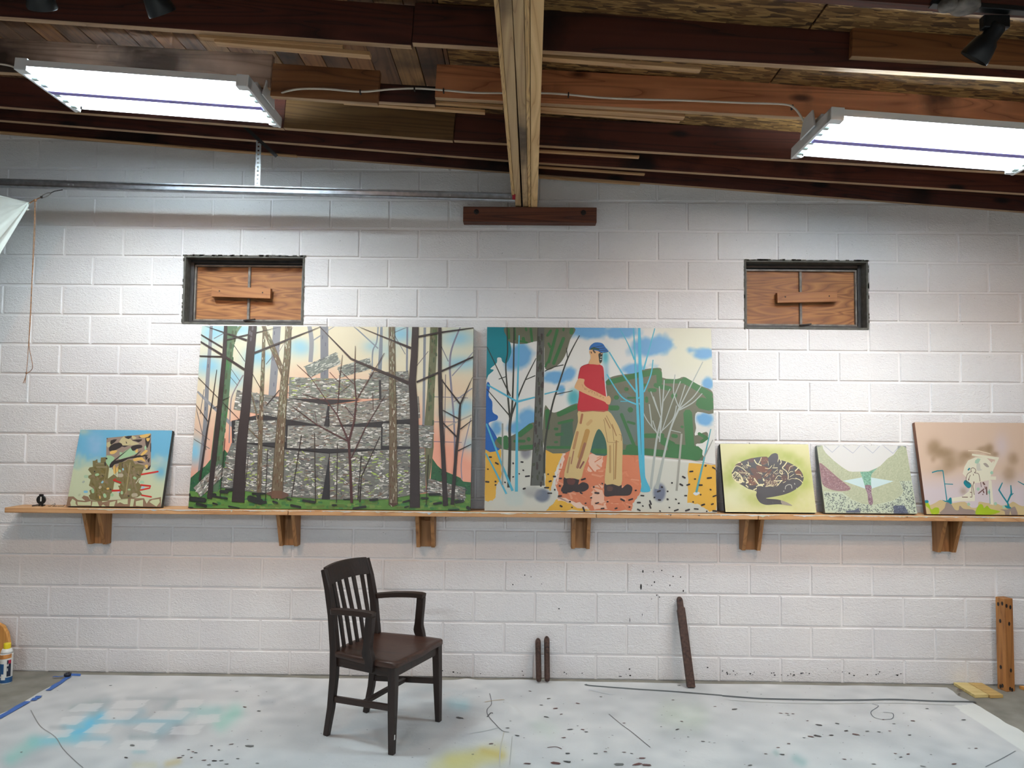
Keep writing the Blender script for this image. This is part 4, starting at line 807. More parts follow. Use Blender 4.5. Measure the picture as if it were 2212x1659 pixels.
for p, q, wd, cc in (((838, 790), (825, 860), 18, (164, 104, 70)), ((800, 930), (770, 1060), 22, (176, 130, 84)), ((880, 920), (820, 1130), 40, (182, 138, 70)), ((860, 1020), (800, 1210), 22, (150, 100, 72)), ((850, 1165), (820, 1215), 14, (130, 74, 66)), ((740, 1130), (720, 1250), 14, (172, 136, 92)), ((910, 840), (880, 870), 26, (196, 160, 104)), ((1060, 1040), (1060, 1250), 16, (178, 142, 88)), ((1110, 1000), (1100, 1300), 14, (170, 132, 78)), ((1020, 820), (1060, 900), 10, (170, 132, 84)), ((1075, 870), (1110, 960), 8, (160, 120, 74)), ((770, 1080), (750, 1180), 10, (160, 110, 84))): P.dab(p, q, wd, cc)
for pts in ([(1030, 800), (1080, 900), (1090, 1000), (1130, 1010)], [(1010, 830), (1040, 1010), (1110, 1015)], [(1130, 950), (1150, 955), (1150, 1000)], [(1088, 1020), (1088, 1310)]): P.line(pts, 4, (140, 108, 66))
P.blob([(888, 392), (930, 388), (978, 398), (1006, 424), (1014, 520), (1028, 650), (1042, 762), (920, 766), (804, 762), (812, 650), (812, 540), (804, 505), (822, 425), (848, 404)], (182, 32, 44), 3)
P.blob([(806, 512), (830, 508), (856, 516), (852, 548), (880, 580), (960, 618), (1026, 650), (1050, 644), (1066, 672), (1056, 712), (1030, 706), (1014, 690), (930, 656), (850, 622), (786, 588), (778, 568)], SK, 4)
fill_dabs(P, [(830, 540), (860, 575), (1010, 650), (1005, 670), (850, 600)], 60, (6, 12), (2, 3), [(176, 126, 86), (160, 112, 76)], .9, .6, 6); P.dab((1000, 500), (1004, 520), 8, (130, 50, 44))
P.blob([(893, 300), (905, 278), (945, 282), (985, 290), (1000, 312), (992, 335), (996, 372), (974, 398), (930, 396), (888, 390), (904, 352), (902, 322)], SK, 4)
P.blob([(968, 312), (1000, 306), (998, 330), (994, 375), (976, 384), (970, 350)], (44, 46, 40), 3); P.dab((984, 340), (992, 338), 6, (232, 226, 210)); P.dab((980, 358), (990, 356), 6, (232, 226, 210)); P.dab((988, 312), (998, 312), 7, SK)
P.blob([(893, 282), (902, 250), (940, 224), (996, 230), (1022, 262), (1048, 297), (1000, 300), (990, 308), (966, 292), (930, 284), (912, 278)], (34, 104, 172), 3)
P.blob([(900, 280), (920, 262), (962, 270), (975, 284), (940, 280)], (46, 82, 62), 3); P.dab((925, 286), (940, 304), 12, (70, 62, 54)); P.dab((908, 298), (912, 308), 8, (90, 60, 44))
for pts in ([(925, 262), (1000, 250)], [(950, 272), (1018, 268)], [(970, 286), (1034, 284)], [(968, 292), (992, 306), (1046, 296)]): P.line(pts, 4, (30, 44, 60))
P.line([(888, 392), (848, 404), (822, 425), (806, 500)], 3, (120, 30, 36)); P.line([(804, 764), (1042, 764)], 4, (150, 120, 80))
KD = (32, 24, 28)
for x, y in ((110, 1125), (160, 1175), (90, 1220), (85, 1320), (150, 1318), (150, 1345), (225, 1325), (290, 1175), (360, 1165), (338, 1258), (370, 1230), (290, 1282), (403, 1277), (377, 1375), (567, 1262), (617, 1280), (583, 1318), (555, 1368), (580, 1412), (620, 1385), (665, 1296), (660, 1355), (660, 1435), (740, 1480), (670, 1515), (757, 1525), (850, 1540), (865, 1493), (910, 1450), (930, 1365), (998, 1338), (955, 1412), (957, 1492), (1000, 1535), (1040, 1482), (1108, 1535), (1160, 1468), (1225, 1465), (1215, 1525), (1265, 1393), (1318, 1435), (1290, 1490), (1322, 1517), (1383, 1490), (1380, 1520), (1290, 1548), (1415, 1450), (1450, 1400), (1475, 1368), (1520, 1402), (1455, 1470), (1520, 1465), (1587, 1465), (1610, 1497), (1535, 1530), (1590, 1552), (1460, 1558), (1630, 1350), (1555, 1335), (1650, 1290), (1710, 1245), (1685, 1350), (1665, 1437), (1740, 1305), (1785, 1353), (1825, 1200), (1855, 1297), (1895, 1220), (1865, 1390), (1725, 1487), (1805, 1510), (1880, 1505), (1750, 1543), (1680, 1552), (1785, 1430), (1900, 1440), (1835, 1562), (1900, 1560), (847, 1303), (700, 1410), (830, 1412)):
    t = rng.choice([.1, -.1, .5, 1.2, .0, -.3]); l = rng.choice([3, 4, 8, 12, 16]); d = np.array([math.cos(t), math.sin(t)])*l; P.dab(np.array((x, y))-d, np.array((x, y))+d, rng.uniform(10, 14), KD)
P.finish()

# ---------------------------------------------------------------- coiled snake
P = Picture((1545, 950, .10398), [(95, 110), (1930, 130), (2115, 1535), (225, 1510)], (26, 24, 22), 'small pale green painting of a coiled dark snake')
def f(X, Y):
    n = vnoise(X, Y, 160, 8)*.6+vnoise(X, Y, 60, 9)*.4; c = np.zeros(X.shape+(3,))+np.array([224, 219, 166.])
    r = np.sqrt(((X-1090)/830)**2+((Y-800)/520)**2); c = lerp(c, (168, 178, 86), np.exp(-((r-.92)/.26)**2)*(.35+.8*n)); c = lerp(c, (232, 232, 196), G(X, Y, 400, 1200, 260, 260)*.7); c = lerp(c, (206, 208, 130), G(X, Y, 1800, 1300, 300, 250)*.5*n*2)
    return c
P.ground(f, 70, 54)
SN = (60, 60, 64); CRM = (232, 222, 174); BR = (92, 62, 54)
P.blob([(348, 710), (400, 580), (520, 490), (700, 425), (900, 388), (1060, 378), (1100, 398), (1170, 330), (1250, 308), (1300, 340), (1318, 430), (1500, 490), (1650, 565), (1770, 660), (1835, 780), (1835, 860), (1790, 950), (1690, 1045), (1550, 1120), (1400, 1168), (1250, 1198), (1060, 1232), (1180, 1248), (1300, 1258), (1420, 1290), (1530, 1335), (1612, 1388), (1500, 1378), (1400, 1362), (1250, 1360), (1080, 1370), (960, 1335), (890, 1260), (855, 1170), (860, 1090), (700, 1040), (560, 960), (430, 890), (365, 815)], SN, 4)
for poly in ([(460, 520), (560, 500), (520, 570), (420, 560)], [(690, 430), (800, 410), (790, 500), (700, 480)], [(960, 400), (1080, 395), (1095, 500), (960, 540)], [(460, 660), (680, 680), (660, 760), (520, 730)], [(700, 760), (860, 800), (880, 940), (700, 960)], [(1040, 830), (1250, 840), (1300, 960), (1060, 1000)], [(1480, 540), (1620, 570), (1540, 660), (1470, 640)], [(1660, 660), (1770, 680), (1800, 780), (1680, 740)], [(1120, 660), (1180, 650), (1090, 780), (1000, 800)], [(860, 560), (1100, 600), (1060, 700), (900, 680)], [(1380, 760), (1500, 780), (1480, 880), (1380, 860)], [(720, 620), (860, 640), (980, 820), (860, 820)], [(1180, 740), (1260, 760), (1240, 860), (1120, 850)]): P.blob(poly, [BR, (108, 66, 50), (84, 60, 58)][rng.integers(3)], 3)
fill_dabs(P, [(470, 640), (680, 680), (880, 930), (700, 960), (560, 800)], 70, (10, 30), (6, 10), [CRM, (180, 150, 120), SN], .3, .8, 10); fill_dabs(P, [(1040, 870), (1290, 890), (1320, 960), (1060, 1000)], 60, (14, 40), (6, 10), [CRM, (190, 170, 140)], .1, .9, 8); fill_dabs(P, [(860, 700), (1400, 650), (1500, 860), (1040, 860)], 70, (14, 40), (5, 9), [(190, 160, 130), BR, (200, 190, 160), SN], .2, .9, 10); fill_dabs(P, [(1490, 550), (1640, 580), (1560, 660)], 22, (20, 50), (5, 8), [(66, 50, 48), (130, 100, 90)], .5, .2, 6); fill_dabs(P, [(960, 420), (1080, 420), (1080, 540), (960, 550)], 26, (20, 40), (5, 8), [(150, 120, 96), SN], .0, .3, 6)
P.blob([(350, 740), (380, 720), (420, 680), (520, 740), (590, 870), (520, 930), (430, 890), (370, 820)], CRM, 3); fill_dabs(P, [(370, 760), (430, 700), (520, 760), (550, 860), (460, 890), (390, 830)], 70, (14, 22), (10, 14), [(56, 52, 52)], 1.0, .15, 6)
for pts, wd in (([(355, 690), (430, 568), (560, 610), (650, 690)], 14), ([(470, 500), (530, 490)], 20), ([(545, 520), (565, 545)], 22), ([(680, 480), (690, 560), (650, 540), (740, 580)], 16), ([(810, 440), (850, 510), (900, 540), (965, 562)], 20), ([(960, 395), (930, 470), (900, 530)], 14), ([(1095, 470), (1105, 560)], 8), ([(1310, 370), (1300, 490)], 9), ([(1355, 440), (1370, 500), (1345, 540)], 18), ([(1490, 490), (1440, 560), (1400, 600), (1410, 630)], 22), ([(1650, 560), (1560, 590), (1525, 690)], 11), ([(1730, 610), (1690, 650), (1660, 680)], 22), ([(1410, 630), (1480, 680), (1520, 760), (1515, 850)], 15), ([(1355, 650), (1345, 710), (1400, 740), (1380, 660)], 16), ([(1520, 730), (1570, 690), (1620, 690)], 10), ([(1550, 800), (1640, 740)], 9), ([(1680, 745), (1770, 750), (1800, 800), (1835, 780)], 11), ([(1670, 820), (1760, 860), (1825, 920)], 13), ([(1220, 870), (1290, 880), (1400, 870)], 20), ([(1250, 850), (1310, 770), (1380, 790)], 11), ([(1300, 970), (1360, 900), (1390, 870)], 16), ([(1410, 920), (1470, 890)], 10), ([(1530, 860), (1600, 830), (1690, 840)], 8), ([(1210, 720), (1300, 640)], 10), ([(1190, 610), (1300, 610)], 14), ([(1035, 615), (1120, 625), (1180, 560)], 12), ([(1215, 590), (1230, 530)], 8), ([(810, 820), (880, 920), (940, 970), (1020, 940)], 26), ([(640, 830), (690, 900), (640, 920)], 24), ([(560, 880), (610, 900)], 24), ([(1000, 830), (1020, 880)], 30), ([(860, 1000), (960, 950), (990, 1010)], 26), ([(800, 1060), (880, 1030), (870, 1078)], 22), ([(640, 960), (690, 1010)], 22), ([(520, 710), (680, 715), (700, 760)], 13), ([(1040, 1000), (1150, 980), (1250, 1000), (1310, 960)], 11), ([(1460, 1040), (1480, 980), (1540, 955), (1600, 1030)], 13), ([(1650, 930), (1660, 950)], 18), ([(1690, 1030), (1700, 1030)], 20), ([(1425, 1090), (1440, 1090)], 20), ([(900, 700), (930, 720), (980, 725)], 12), ([(1040, 770), (1080, 730)], 12)): P.line(pts, wd, CRM, True)
for x in (590, 625, 660, 690): P.line([(x, 555), (x-30, 620)], 8, CRM)
P.blob([(1080, 1000), (1300, 985), (1420, 930), (1560, 880), (1680, 850), (1810, 930), (1690, 1040), (1500, 1130), (1250, 1190), (1000, 1230), (880, 1180), (870, 1020), (900, 985)], SN, 3)
for pts, wd in (([(1460, 1050), (1470, 990), (1530, 955), (1585, 970), (1600, 1035)], 13), ([(1650, 925), (1660, 955)], 16), ([(1690, 1030), (1702, 1030)], 18), ([(1420, 1088), (1440, 1092)], 18)): P.line(pts, wd, (200, 200, 186), True)
P.blob([(1105, 400), (1180, 330), (1250, 308), (1304, 345), (1305, 430), (1260, 500), (1180, 500), (1110, 470)], (64, 62, 68), 4); P.line([(1306, 350), (1318, 420), (1295, 490)], 8, CRM, True)
P.blob([(1370, 1280), (1450, 1300), (1540, 1340), (1610, 1390), (1500, 1375), (1400, 1360)], (156, 146, 134), 4)
P.finish()

# ---------------------------------------------------------------- grey stippled abstract
P = Picture((1755, 950, .1085), [(85, 145), (1855, 150), (2105, 1500), (265, 1480)], (116, 120, 116), 'small grey stippled abstract painting with white zigzags and a blue diamond')
def f(X, Y):
    n = vnoise(X, Y, 14, 12); c = np.zeros(X.shape+(3,))+np.array([198, 202, 172.]); return lerp(c, (158, 168, 138), n*.75)
P.ground(f, 120, 90)
P.poly([(230, 1050), (600, 1070), (800, 1220), (1000, 1300), (1250, 1320), (1600, 1240), (1760, 1150), (1820, 1050), (1730, 850), (1985, 838), (2110, 1505), (262, 1485)], (196, 208, 184))
fill_dabs(P, [(240, 1075), (590, 1085), (800, 1230), (1000, 1310), (1250, 1330), (1600, 1250), (1770, 1150), (1830, 1050), (1750, 860), (1970, 850), (2095, 1490), (275, 1470)], 620, (18, 34), (8, 12), [(92, 102, 102), (120, 128, 126), (74, 84, 92)], .6, .7, 12)
P.poly([(195, 148), (1692, 150), (1682, 220), (1612, 322), (1490, 400), (1350, 545), (1275, 590), (1110, 655), (800, 665), (720, 652), (600, 580), (430, 450), (270, 300), (215, 220)], (226, 226, 224))
for pts in ([(232, 150), (392, 282), (532, 148)], [(600, 148), (800, 298), (936, 148)], [(1020, 150), (1195, 295), (1330, 150)], [(1410, 150), (1600, 298), (1690, 190)]): P.line(pts, 17, (186, 190, 204))
P.poly([(1690, 150), (1760, 152), (1690, 215)], (150, 158, 160)); P.poly([(1790, 150), (1856, 150), (1870, 190)], (130, 140, 140)); P.poly([(85, 146), (190, 148), (100, 190)], (150, 158, 150))
P.poly([(608, 845), (985, 775), (1150, 775), (1622, 850), (1180, 1000), (1050, 998)], (204, 228, 230))
P.poly([(948, 668), (1130, 660), (1292, 585), (1180, 705), (1160, 780), (1172, 940), (1045, 940), (985, 760)], (120, 172, 148)); fill_dabs(P, [(960, 675), (1130, 668), (1270, 600), (1170, 705), (1165, 930), (1050, 930), (990, 760)], 130, (14, 26), (6, 9), [(86, 136, 116), (150, 200, 176)], .6, .7, 8)
P.blob([(1045, 940), (1172, 940), (1176, 1080), (1205, 1200), (1206, 1310), (1140, 1312), (1115, 1230), (1100, 1100)], (138, 108, 122), 3); fill_dabs(P, [(1055, 950), (1165, 950), (1195, 1290), (1140, 1290), (1105, 1100)], 110, (12, 22), (6, 9), [(108, 80, 96), (176, 156, 166)], .6, .7, 8)
P.blob([(140, 490), (300, 600), (460, 740), (620, 870), (760, 985), (700, 1040), (500, 1045), (330, 1000), (205, 910), (165, 700)], (146, 112, 116), 3); fill_dabs(P, [(155, 520), (300, 620), (740, 985), (690, 1030), (340, 990), (215, 900)], 330, (12, 22), (6, 9), [(112, 80, 86), (184, 160, 162), (130, 96, 100)], .6, .8, 10)
P.poly([(1625, 1340), (1830, 1335), (1900, 1430), (1928, 1502), (1632, 1498)], (84, 94, 116)); P.poly([(680, 1440), (850, 1430), (922, 1382), (962, 1482), (680, 1478)], (84, 94, 116)); fill_dabs(P, [(1640, 1350), (1820, 1350), (1910, 1490), (1640, 1490)], 80, (14, 24), (6, 9), [(120, 130, 146), (62, 70, 92)], .6, .8, 8)
P.finish()

# ---------------------------------------------------------------- left small canvas: camouflage block in a bush
P = Picture((130, 920, .11754), [(360, 98), (2048, 105), (1865, 1490), (118, 1485)], (52, 54, 50), 'small painting of a camouflage block and olive bush under blue sky')
def f(X, Y):
    n = vnoise(X, Y, 130, 15)*.6+vnoise(X, Y, 50, 16)*.4; c = np.zeros(X.shape+(3,))+np.array([208, 216, 180.]); c = lerp(c, (112, 184, 218), np.clip((820-Y+260*(n-.5))/300, 0, 1)); c = lerp(c, (160, 194, 226), G(X, Y, 640, 350, 150, 200)*.8*(.5+n)); c = lerp(c, (110, 180, 214), G(X, Y, 1850, 850, 110, 130)*.95); c = lerp(c, (206, 214, 190), G(X, Y, 420, 130, 110, 60)*.7); c = lerp(c, (196, 214, 200), G(X, Y, 330, 580, 60, 80)*.6); return lerp(c, (196, 212, 206), G(X, Y, 1830, 640, 90, 80)*.6)
P.ground(f, 60, 50)
BN = (146, 116, 92); PG = (206, 214, 170)
P.poly([(115, 1490), (150, 1310), (250, 1308), (330, 1372), (470, 1388), (400, 1330), (440, 1288), (520, 1310), (560, 1372), (700, 1392), (900, 1372), (1250, 1350), (1280, 1318), (1420, 1332), (1550, 1332), (1600, 1430), (1650, 1352), (1862, 1308), (1868, 1495)], BN)
for q in ([(190, 1420), (230, 1350), (290, 1390), (290, 1440), (320, 1480), (205, 1482)], [(320, 1402), (480, 1412), (572, 1390), (572, 1470), (330, 1468)], [(600, 1400), (690, 1402), (728, 1484), (588, 1484)], [(780, 1352), (840, 1340), (882, 1388), (780, 1412)], [(920, 1412), (1030, 1385), (1000, 1484), (912, 1484)], [(1058, 1372), (1252, 1352), (1250, 1442), (1182, 1442), (1110, 1408), (1060, 1432)], [(1310, 1346), (1372, 1350), (1350, 1484), (1290, 1484)], [(1400, 1390), (1532, 1360), (1532, 1484), (1400, 1470)], [(1700, 1362), (1830, 1345), (1842, 1402), (1780, 1484), (1650, 1400)], [(770, 1470), (800, 1450), (850, 1484), (770, 1486)]): P.poly(q, PG)
P.poly([(845, 245), (1662, 165), (1666, 760), (1560, 800), (1380, 850), (1240, 800), (1000, 860), (840, 640)], (158, 138, 124))
TN, MT, YL, BKc = (204, 192, 146), (164, 202, 158), (232, 188, 104), (50, 45, 44)
for q, c in (([(850, 330), (1000, 300), (950, 360), (870, 420)], TN), ([(1070, 330), (1180, 200), (1330, 300), (1450, 350), (1240, 385), (1130, 375)], TN), ([(1310, 200), (1400, 240), (1330, 270)], TN), ([(850, 560), (1000, 600), (930, 700), (860, 760)], MT), ([(1090, 560), (1290, 420), (1360, 480), (1420, 520), (1100, 630)], MT), ([(1540, 400), (1590, 380), (1560, 470)], MT), ([(1090, 500), (1150, 520), (1100, 560)], MT), ([(920, 380), (1080, 325), (1140, 380), (1080, 430), (960, 480), (890, 470)], BKc), ([(1120, 380), (1240, 380), (1300, 355), (1180, 410)], BKc), ([(1300, 400), (1380, 370), (1490, 370), (1495, 420), (1400, 440), (1340, 480), (1300, 440)], BKc), ([(1310, 285), (1500, 265), (1440, 320), (1380, 300)], BKc), ([(1170, 220), (1310, 205), (1250, 265)], BKc), ([(1555, 240), (1650, 240), (1600, 420), (1570, 380)], BKc), ([(900, 780), (940, 680), (1080, 640), (1350, 570), (1560, 545), (1610, 560), (1500, 585), (1330, 610), (1240, 625), (1120, 690), (1000, 720), (960, 770)], BKc), ([(1340, 580), (1490, 460), (1400, 560)], BKc), ([(940, 680), (1280, 425), (980, 680)], BKc), ([(1560, 550), (1610, 600), (1570, 640)], BKc), ([(1420, 660), (1550, 690), (1440, 690)], BKc), ([(1600, 640), (1645, 600), (1630, 690)], BKc), ([(1610, 780), (1660, 730), (1640, 810), (1560, 820)], BKc), ([(1650, 350), (1665, 340), (1665, 490), (1650, 480)], BKc), ([(1430, 230), (1470, 205), (1470, 240)], BKc), ([(1580, 215), (1650, 190), (1640, 230)], BKc), ([(920, 290), (1040, 270), (930, 370)], BKc), ([(845, 250), (862, 245), (860, 275)], BKc), ([(1200, 300), (1225, 340), (1205, 340)], BKc),
        ([(910, 500), (950, 475), (1050, 470), (990, 530), (920, 535)], YL), ([(1380, 470), (1420, 440), (1420, 500), (1380, 510)], YL), ([(1470, 550), (1560, 460), (1605, 480), (1520, 555)], YL), ([(1450, 200), (1650, 160), (1600, 225), (1500, 240)], YL), ([(1340, 620), (1500, 590), (1570, 680), (1480, 640), (1370, 665)], YL), ([(1570, 250), (1645, 245), (1605, 310)], YL), ([(1550, 740), (1610, 725), (1600, 800)], YL), ([(840, 960), (860, 800), (900, 800), (870, 980)], YL), ([(975, 770), (1010, 730), (1040, 800), (1060, 750), (1110, 790), (1060, 850), (990, 900)], YL), ([(910, 1050), (980, 1050), (980, 1110), (910, 1110)], YL)): P.blob(q, c, 2)
OLV = (122, 112, 72)
P.poly([(595, 660), (640, 655), (680, 625), (690, 692), (740, 690), (745, 600), (835, 592), (840, 690), (900, 770), (880, 980), (990, 900), (1060, 960), (1075, 690), (1200, 670), (1250, 632), (1330, 645), (1380, 720), (1420, 705), (1550, 745), (1500, 900), (1440, 1040), (1500, 1110), (1470, 1200), (1515, 1260), (1430, 1315), (1260, 1342), (1130, 1352), (1090, 1290), (1090, 1150), (1068, 1110), (1160, 1100), (1000, 1040), (980, 1180), (930, 1290), (920, 1352), (870, 1385), (700, 1392), (560, 1362), (530, 1290), (560, 1262), (540, 1200), (612, 1152), (540, 1082), (560, 1000), (510, 962), (520, 930), (580, 905), (512, 820), (540, 780), (600, 770)], OLV)
fill_dabs(P, [(600, 780), (860, 780), (880, 1300), (600, 1340), (560, 1000)], 60, (30, 90), (20, 40), [(112, 100, 50), (132, 118, 80), (140, 116, 92), (124, 108, 56)], 1.1, .8, 12); fill_dabs(P, [(1080, 720), (1380, 740), (1480, 780), (1400, 1280), (1120, 1320), (1100, 900)], 70, (30, 110), (20, 40), [(128, 114, 84), (136, 122, 92), (116, 102, 56), (142, 120, 96)], 1.4, .5, 12)
for p, q, wd, c in (((850, 790), (815, 1050), 12, (150, 134, 90)), ((1285, 690), (1215, 1250), 14, (172, 156, 110)), ((660, 712), (800, 712), 14, (150, 138, 110)), ((670, 772), (860, 772), 20, (150, 138, 110)), ((1380, 770), (1540, 765), 10, (160, 146, 100)), ((1400, 1060), (1460, 970), 12, (224, 222, 206)), ((660, 915), (700, 905), 46, MT), ((600, 1180), (610, 1230), 50, MT), ((820, 1270), (835, 1310), 54, MT), ((1360, 960), (1390, 975), 44, MT), ((1140, 1220), (1142, 1250), 44, MT), ((1260, 1178), (1290, 1178), 30, MT), ((1090, 830), (1100, 850), 40, MT), ((950, 1270), (970, 1280), 56, MT), ((460, 945), (500, 945), 56, (176, 204, 172)), ((1490, 1040), (1530, 1045), 50, (170, 210, 178)), ((730, 1150), (748, 1130), 46, (190, 178, 152)), ((1340, 1280), (1410, 1275), 66, (186, 176, 152)), ((1080, 920), (1140, 920), 66, (190, 178, 158)), ((870, 1165), (895, 1160), 34, YL), ((735, 1300), (740, 1340), 24, YL), ((770, 1055), (790, 1035), 34, (150, 205, 225)), ((1155, 800), (1158, 820), 30, (150, 205, 230)), ((450, 1222), (500, 1222), 42, (130, 190, 220)), ((1520, 1150), (1535, 1130), 40, (160, 205, 230)), ((1070, 1220), (1090, 1222), 36, (190, 205, 230)), ((420, 1050), (445, 1035), 36, (170, 180, 168)), ((350, 1290), (370, 1270), 36, (190, 196, 164)), ((630, 855), (638, 855), 26, BKc), ((770, 920), (800, 940), 14, BKc), ((930, 1175), (938, 1180), 26, BKc), ((1268, 1290), (1270, 1298), 30, BKc), ((1410, 895), (1460, 925), 12, BKc), ((1325, 770), (1345, 760), 14, BKc), ((1515, 815), (1525, 825), 14, BKc), ((845, 615), (855, 620), 34, BKc), ((825, 690), (830, 740), 26, BKc), ((1140, 700), (1142, 780), 12, BKc), ((1010, 740), (1030, 920), 8, BKc)): P.dab(p, q, wd, c)
for p, q, wd in (((1495, 903), (1800, 848), 30), ((1490, 1094), (1665, 1112), 32), ((1660, 1115), (1655, 1145), 20), ((1655, 1148), (1480, 1186), 26), ((1505, 1278), (1685, 1308), 28), ((985, 1008), (1120, 1052), 28), ((990, 995), (1030, 980), 14), ((965, 1200), (1105, 1194), 34)): P.dab(p, q, wd, (206, 44, 38))
P.finish()

# ---------------------------------------------------------------- pink painting, cut by the frame
xk = wall(2000, 1115, -.165)[0]; kw = .92
tr, br = proj(np.array([[xk+kw, -.042, 1.713]]))[0], proj(np.array([[xk+kw, -.165, 1.121]]))[0]
K = .13861; P = Picture((1960, 900, K), [(125, 97), tuple((tr-(1960, 900))/K), tuple((br-(1960, 900))/K), (297, 1545)], (112, 72, 52), 'dusty pink painting with brown smudges and teal stems at the right edge')
def f(X, Y):
    n = vnoise(X, Y, 160, 20)*.6+vnoise(X, Y, 60, 21)*.4; c = np.zeros(X.shape+(3,))+np.array([218, 190, 168.]); c = lerp(c, (214, 204, 212), np.clip((Y-830)/350, 0, 1)*.85); c = lerp(c, (214, 198, 200), G(X, Y, 1480, 480, 110, 200)*.8)
    for cx, cy, rx, ry, s in ((420, 480, 110, 110, .95), (560, 580, 200, 90, .9), (680, 740, 130, 110, .9), (560, 850, 160, 90, .4), (930, 620, 150, 70, .8), (860, 720, 80, 80, .6), (1290, 530, 70, 90, .95), (1180, 530, 90, 50, .7), (1380, 610, 60, 50, .8), (1660, 680, 90, 100, .8), (1600, 920, 110, 130, .75), (2050, 700, 160, 160, .6), (410, 690, 40, 50, .5), (880, 1180, 60, 60, .6)):
        c = lerp(c, (154, 128, 98), np.clip(G(X, Y, cx, cy, rx, ry, 1.3)*s*(.6+.7*n), 0, 1))
    return c
P.ground(f, 80, 54)
TL, CR2, GB, LM, TA = (0, 132, 146), (232, 228, 204), (154, 138, 130), (166, 192, 32), (208, 186, 138)
P.blob([(270, 1560), (262, 1350), (340, 1400), (430, 1370), (520, 1320), (620, 1360), (720, 1370), (900, 1350), (1000, 1440), (1100, 1430), (1120, 1350), (1250, 1370), (1400, 1380), (1480, 1410), (1600, 1380), (1660, 1350), (1800, 1420), (2000, 1380), (2520, 1400), (2530, 1575)], TA, 3)
P.blob([(520, 1552), (580, 1450), (610, 1360), (680, 1380), (740, 1470), (800, 1480), (820, 1410), (880, 1460), (1000, 1470), (1050, 1490), (1052, 1556)], GB, 3); P.blob([(1455, 1472), (1560, 1470), (1660, 1430), (1690, 1440), (1725, 1556), (1630, 1556), (1610, 1490), (1590, 1556), (1530, 1556), (1520, 1500)], GB, 3)
P.blob([(275, 1370), (330, 1370), (370, 1470), (430, 1440), (490, 1450), (495, 1520), (460, 1548), (380, 1548), (340, 1460), (290, 1420)], LM, 3); P.blob([(1080, 1552), (1080, 1470), (1130, 1390), (1180, 1400), (1200, 1450), (1250, 1410), (1300, 1460), (1450, 1500), (1400, 1530), (1300, 1552)], LM, 3)
P.blob([(262, 1330), (320, 1325), (325, 1365), (266, 1365)], TL, 3)
for q in ([(870, 910), (900, 800), (960, 700), (1080, 650), (1240, 660), (1360, 720), (1330, 880), (1290, 1010), (1130, 1040), (950, 990)], [(1020, 595), (1440, 655), (1435, 680), (1330, 890), (1300, 870), (1385, 690), (1210, 660), (1018, 625)], [(1240, 950), (1392, 955), (1392, 1005), (1230, 1005)], [(1280, 1000), (1320, 1020), (1350, 1400), (1290, 1390), (1270, 1150)], [(690, 1350), (700, 1290), (860, 1265), (960, 1190), (1000, 1100), (1020, 1000), (1060, 1060), (1058, 1340), (800, 1340)], [(915, 1000), (950, 900), (1060, 900), (1130, 930), (1150, 1050), (1000, 1060)]): P.poly(q, CR2)
P.line([(960, 548), (1120, 550), (1312, 600)], 12, (236, 218, 190)); P.poly([(1250, 665), (1365, 690), (1325, 740)], (206, 176, 160)); P.poly([(1070, 700), (1110, 668), (1155, 680), (1110, 760), (1060, 740)], (168, 200, 176)); P.blob([(1090, 760), (1140, 750), (1150, 830), (1180, 850), (1100, 860)], (206, 204, 190), 3); P.blob([(1195, 750), (1240, 745), (1285, 800), (1250, 808), (1215, 780)], (170, 160, 150), 3)
for c in ((1325, 895), (960, 1390), (1110, 1150), (1275, 1200), (1380, 1380), (1510, 1430)): P.blob([(c[0]-26, c[1]), (c[0], c[1]-28), (c[0]+26, c[1]), (c[0], c[1]+28)], (166, 204, 178), 5)
P.blob([(882, 1050), (915, 1008), (990, 1060), (1000, 1110), (960, 1138), (910, 1100)], TL, 3); P.poly([(945, 850), (970, 815), (995, 825), (965, 862)], TL)
for pts, wd in (([(388, 890), (470, 865), (560, 858)], 18), ([(560, 856), (590, 1100), (620, 1340)], [16, 14, 18]), ([(590, 1068), (718, 1075)], 14), ([(1490, 1050), (1435, 1165), (1500, 1270), (1570, 1370), (1590, 1450)], [16, 26, 22, 24, 40]), ([(1620, 1090), (1628, 1220), (1560, 1370)], [16, 28, 24]), ([(1628, 1250), (1660, 1215)], 12), ([(1730, 1030), (1820, 1080), (1960, 1120)], [10, 16, 18]), ([(1285, 1150), (1296, 1385)], 8), ([(1900, 1100), (1960, 1300), (1980, 1440)], 18)): P.line(pts, wd, TL)
P.blob([(545, 1322), (620, 1335), (660, 1290), (690, 1290), (692, 1385), (640, 1360), (590, 1350)], TL, 3); P.blob([(1520, 1410), (1590, 1420), (1625, 1450), (1560, 1455)], TL, 3)
RBn = (92, 52, 50)
for pts in ([(1010, 880), (1000, 840), (1030, 815), (1070, 840), (1075, 875), (1055, 895), (1120, 915), (1140, 1030)], [(1010, 875), (950, 910), (925, 980), (935, 1040), (1000, 1070)], [(990, 930), (965, 990)], [(1045, 1040), (1030, 1110), (1050, 1240)], [(1150, 1040), (1160, 1120)], [(1010, 1080), (1012, 1270)], [(1035, 910), (1040, 940)]): P.line(pts, 8, RBn, True)
for p, q, wd in (((860, 1276), (945, 1278), 12), ((985, 1276), (1012, 1276), 12), ((1190, 1050), (1210, 1080), 26), ((1115, 1220), (1200, 1150), 18), ((1240, 1120), (1244, 1235), 22), ((1190, 1180), (1200, 1210), 20), ((1180, 1230), (1186, 1240), 14), ((965, 990), (962, 1012), 16), ((985, 1200), (1005, 1205), 12), ((1045, 1035), (1045, 1060), 14), ((1215, 1110), (1225, 1150), 12)): P.dab(p, q, wd, (112, 78, 72))
P.finish()

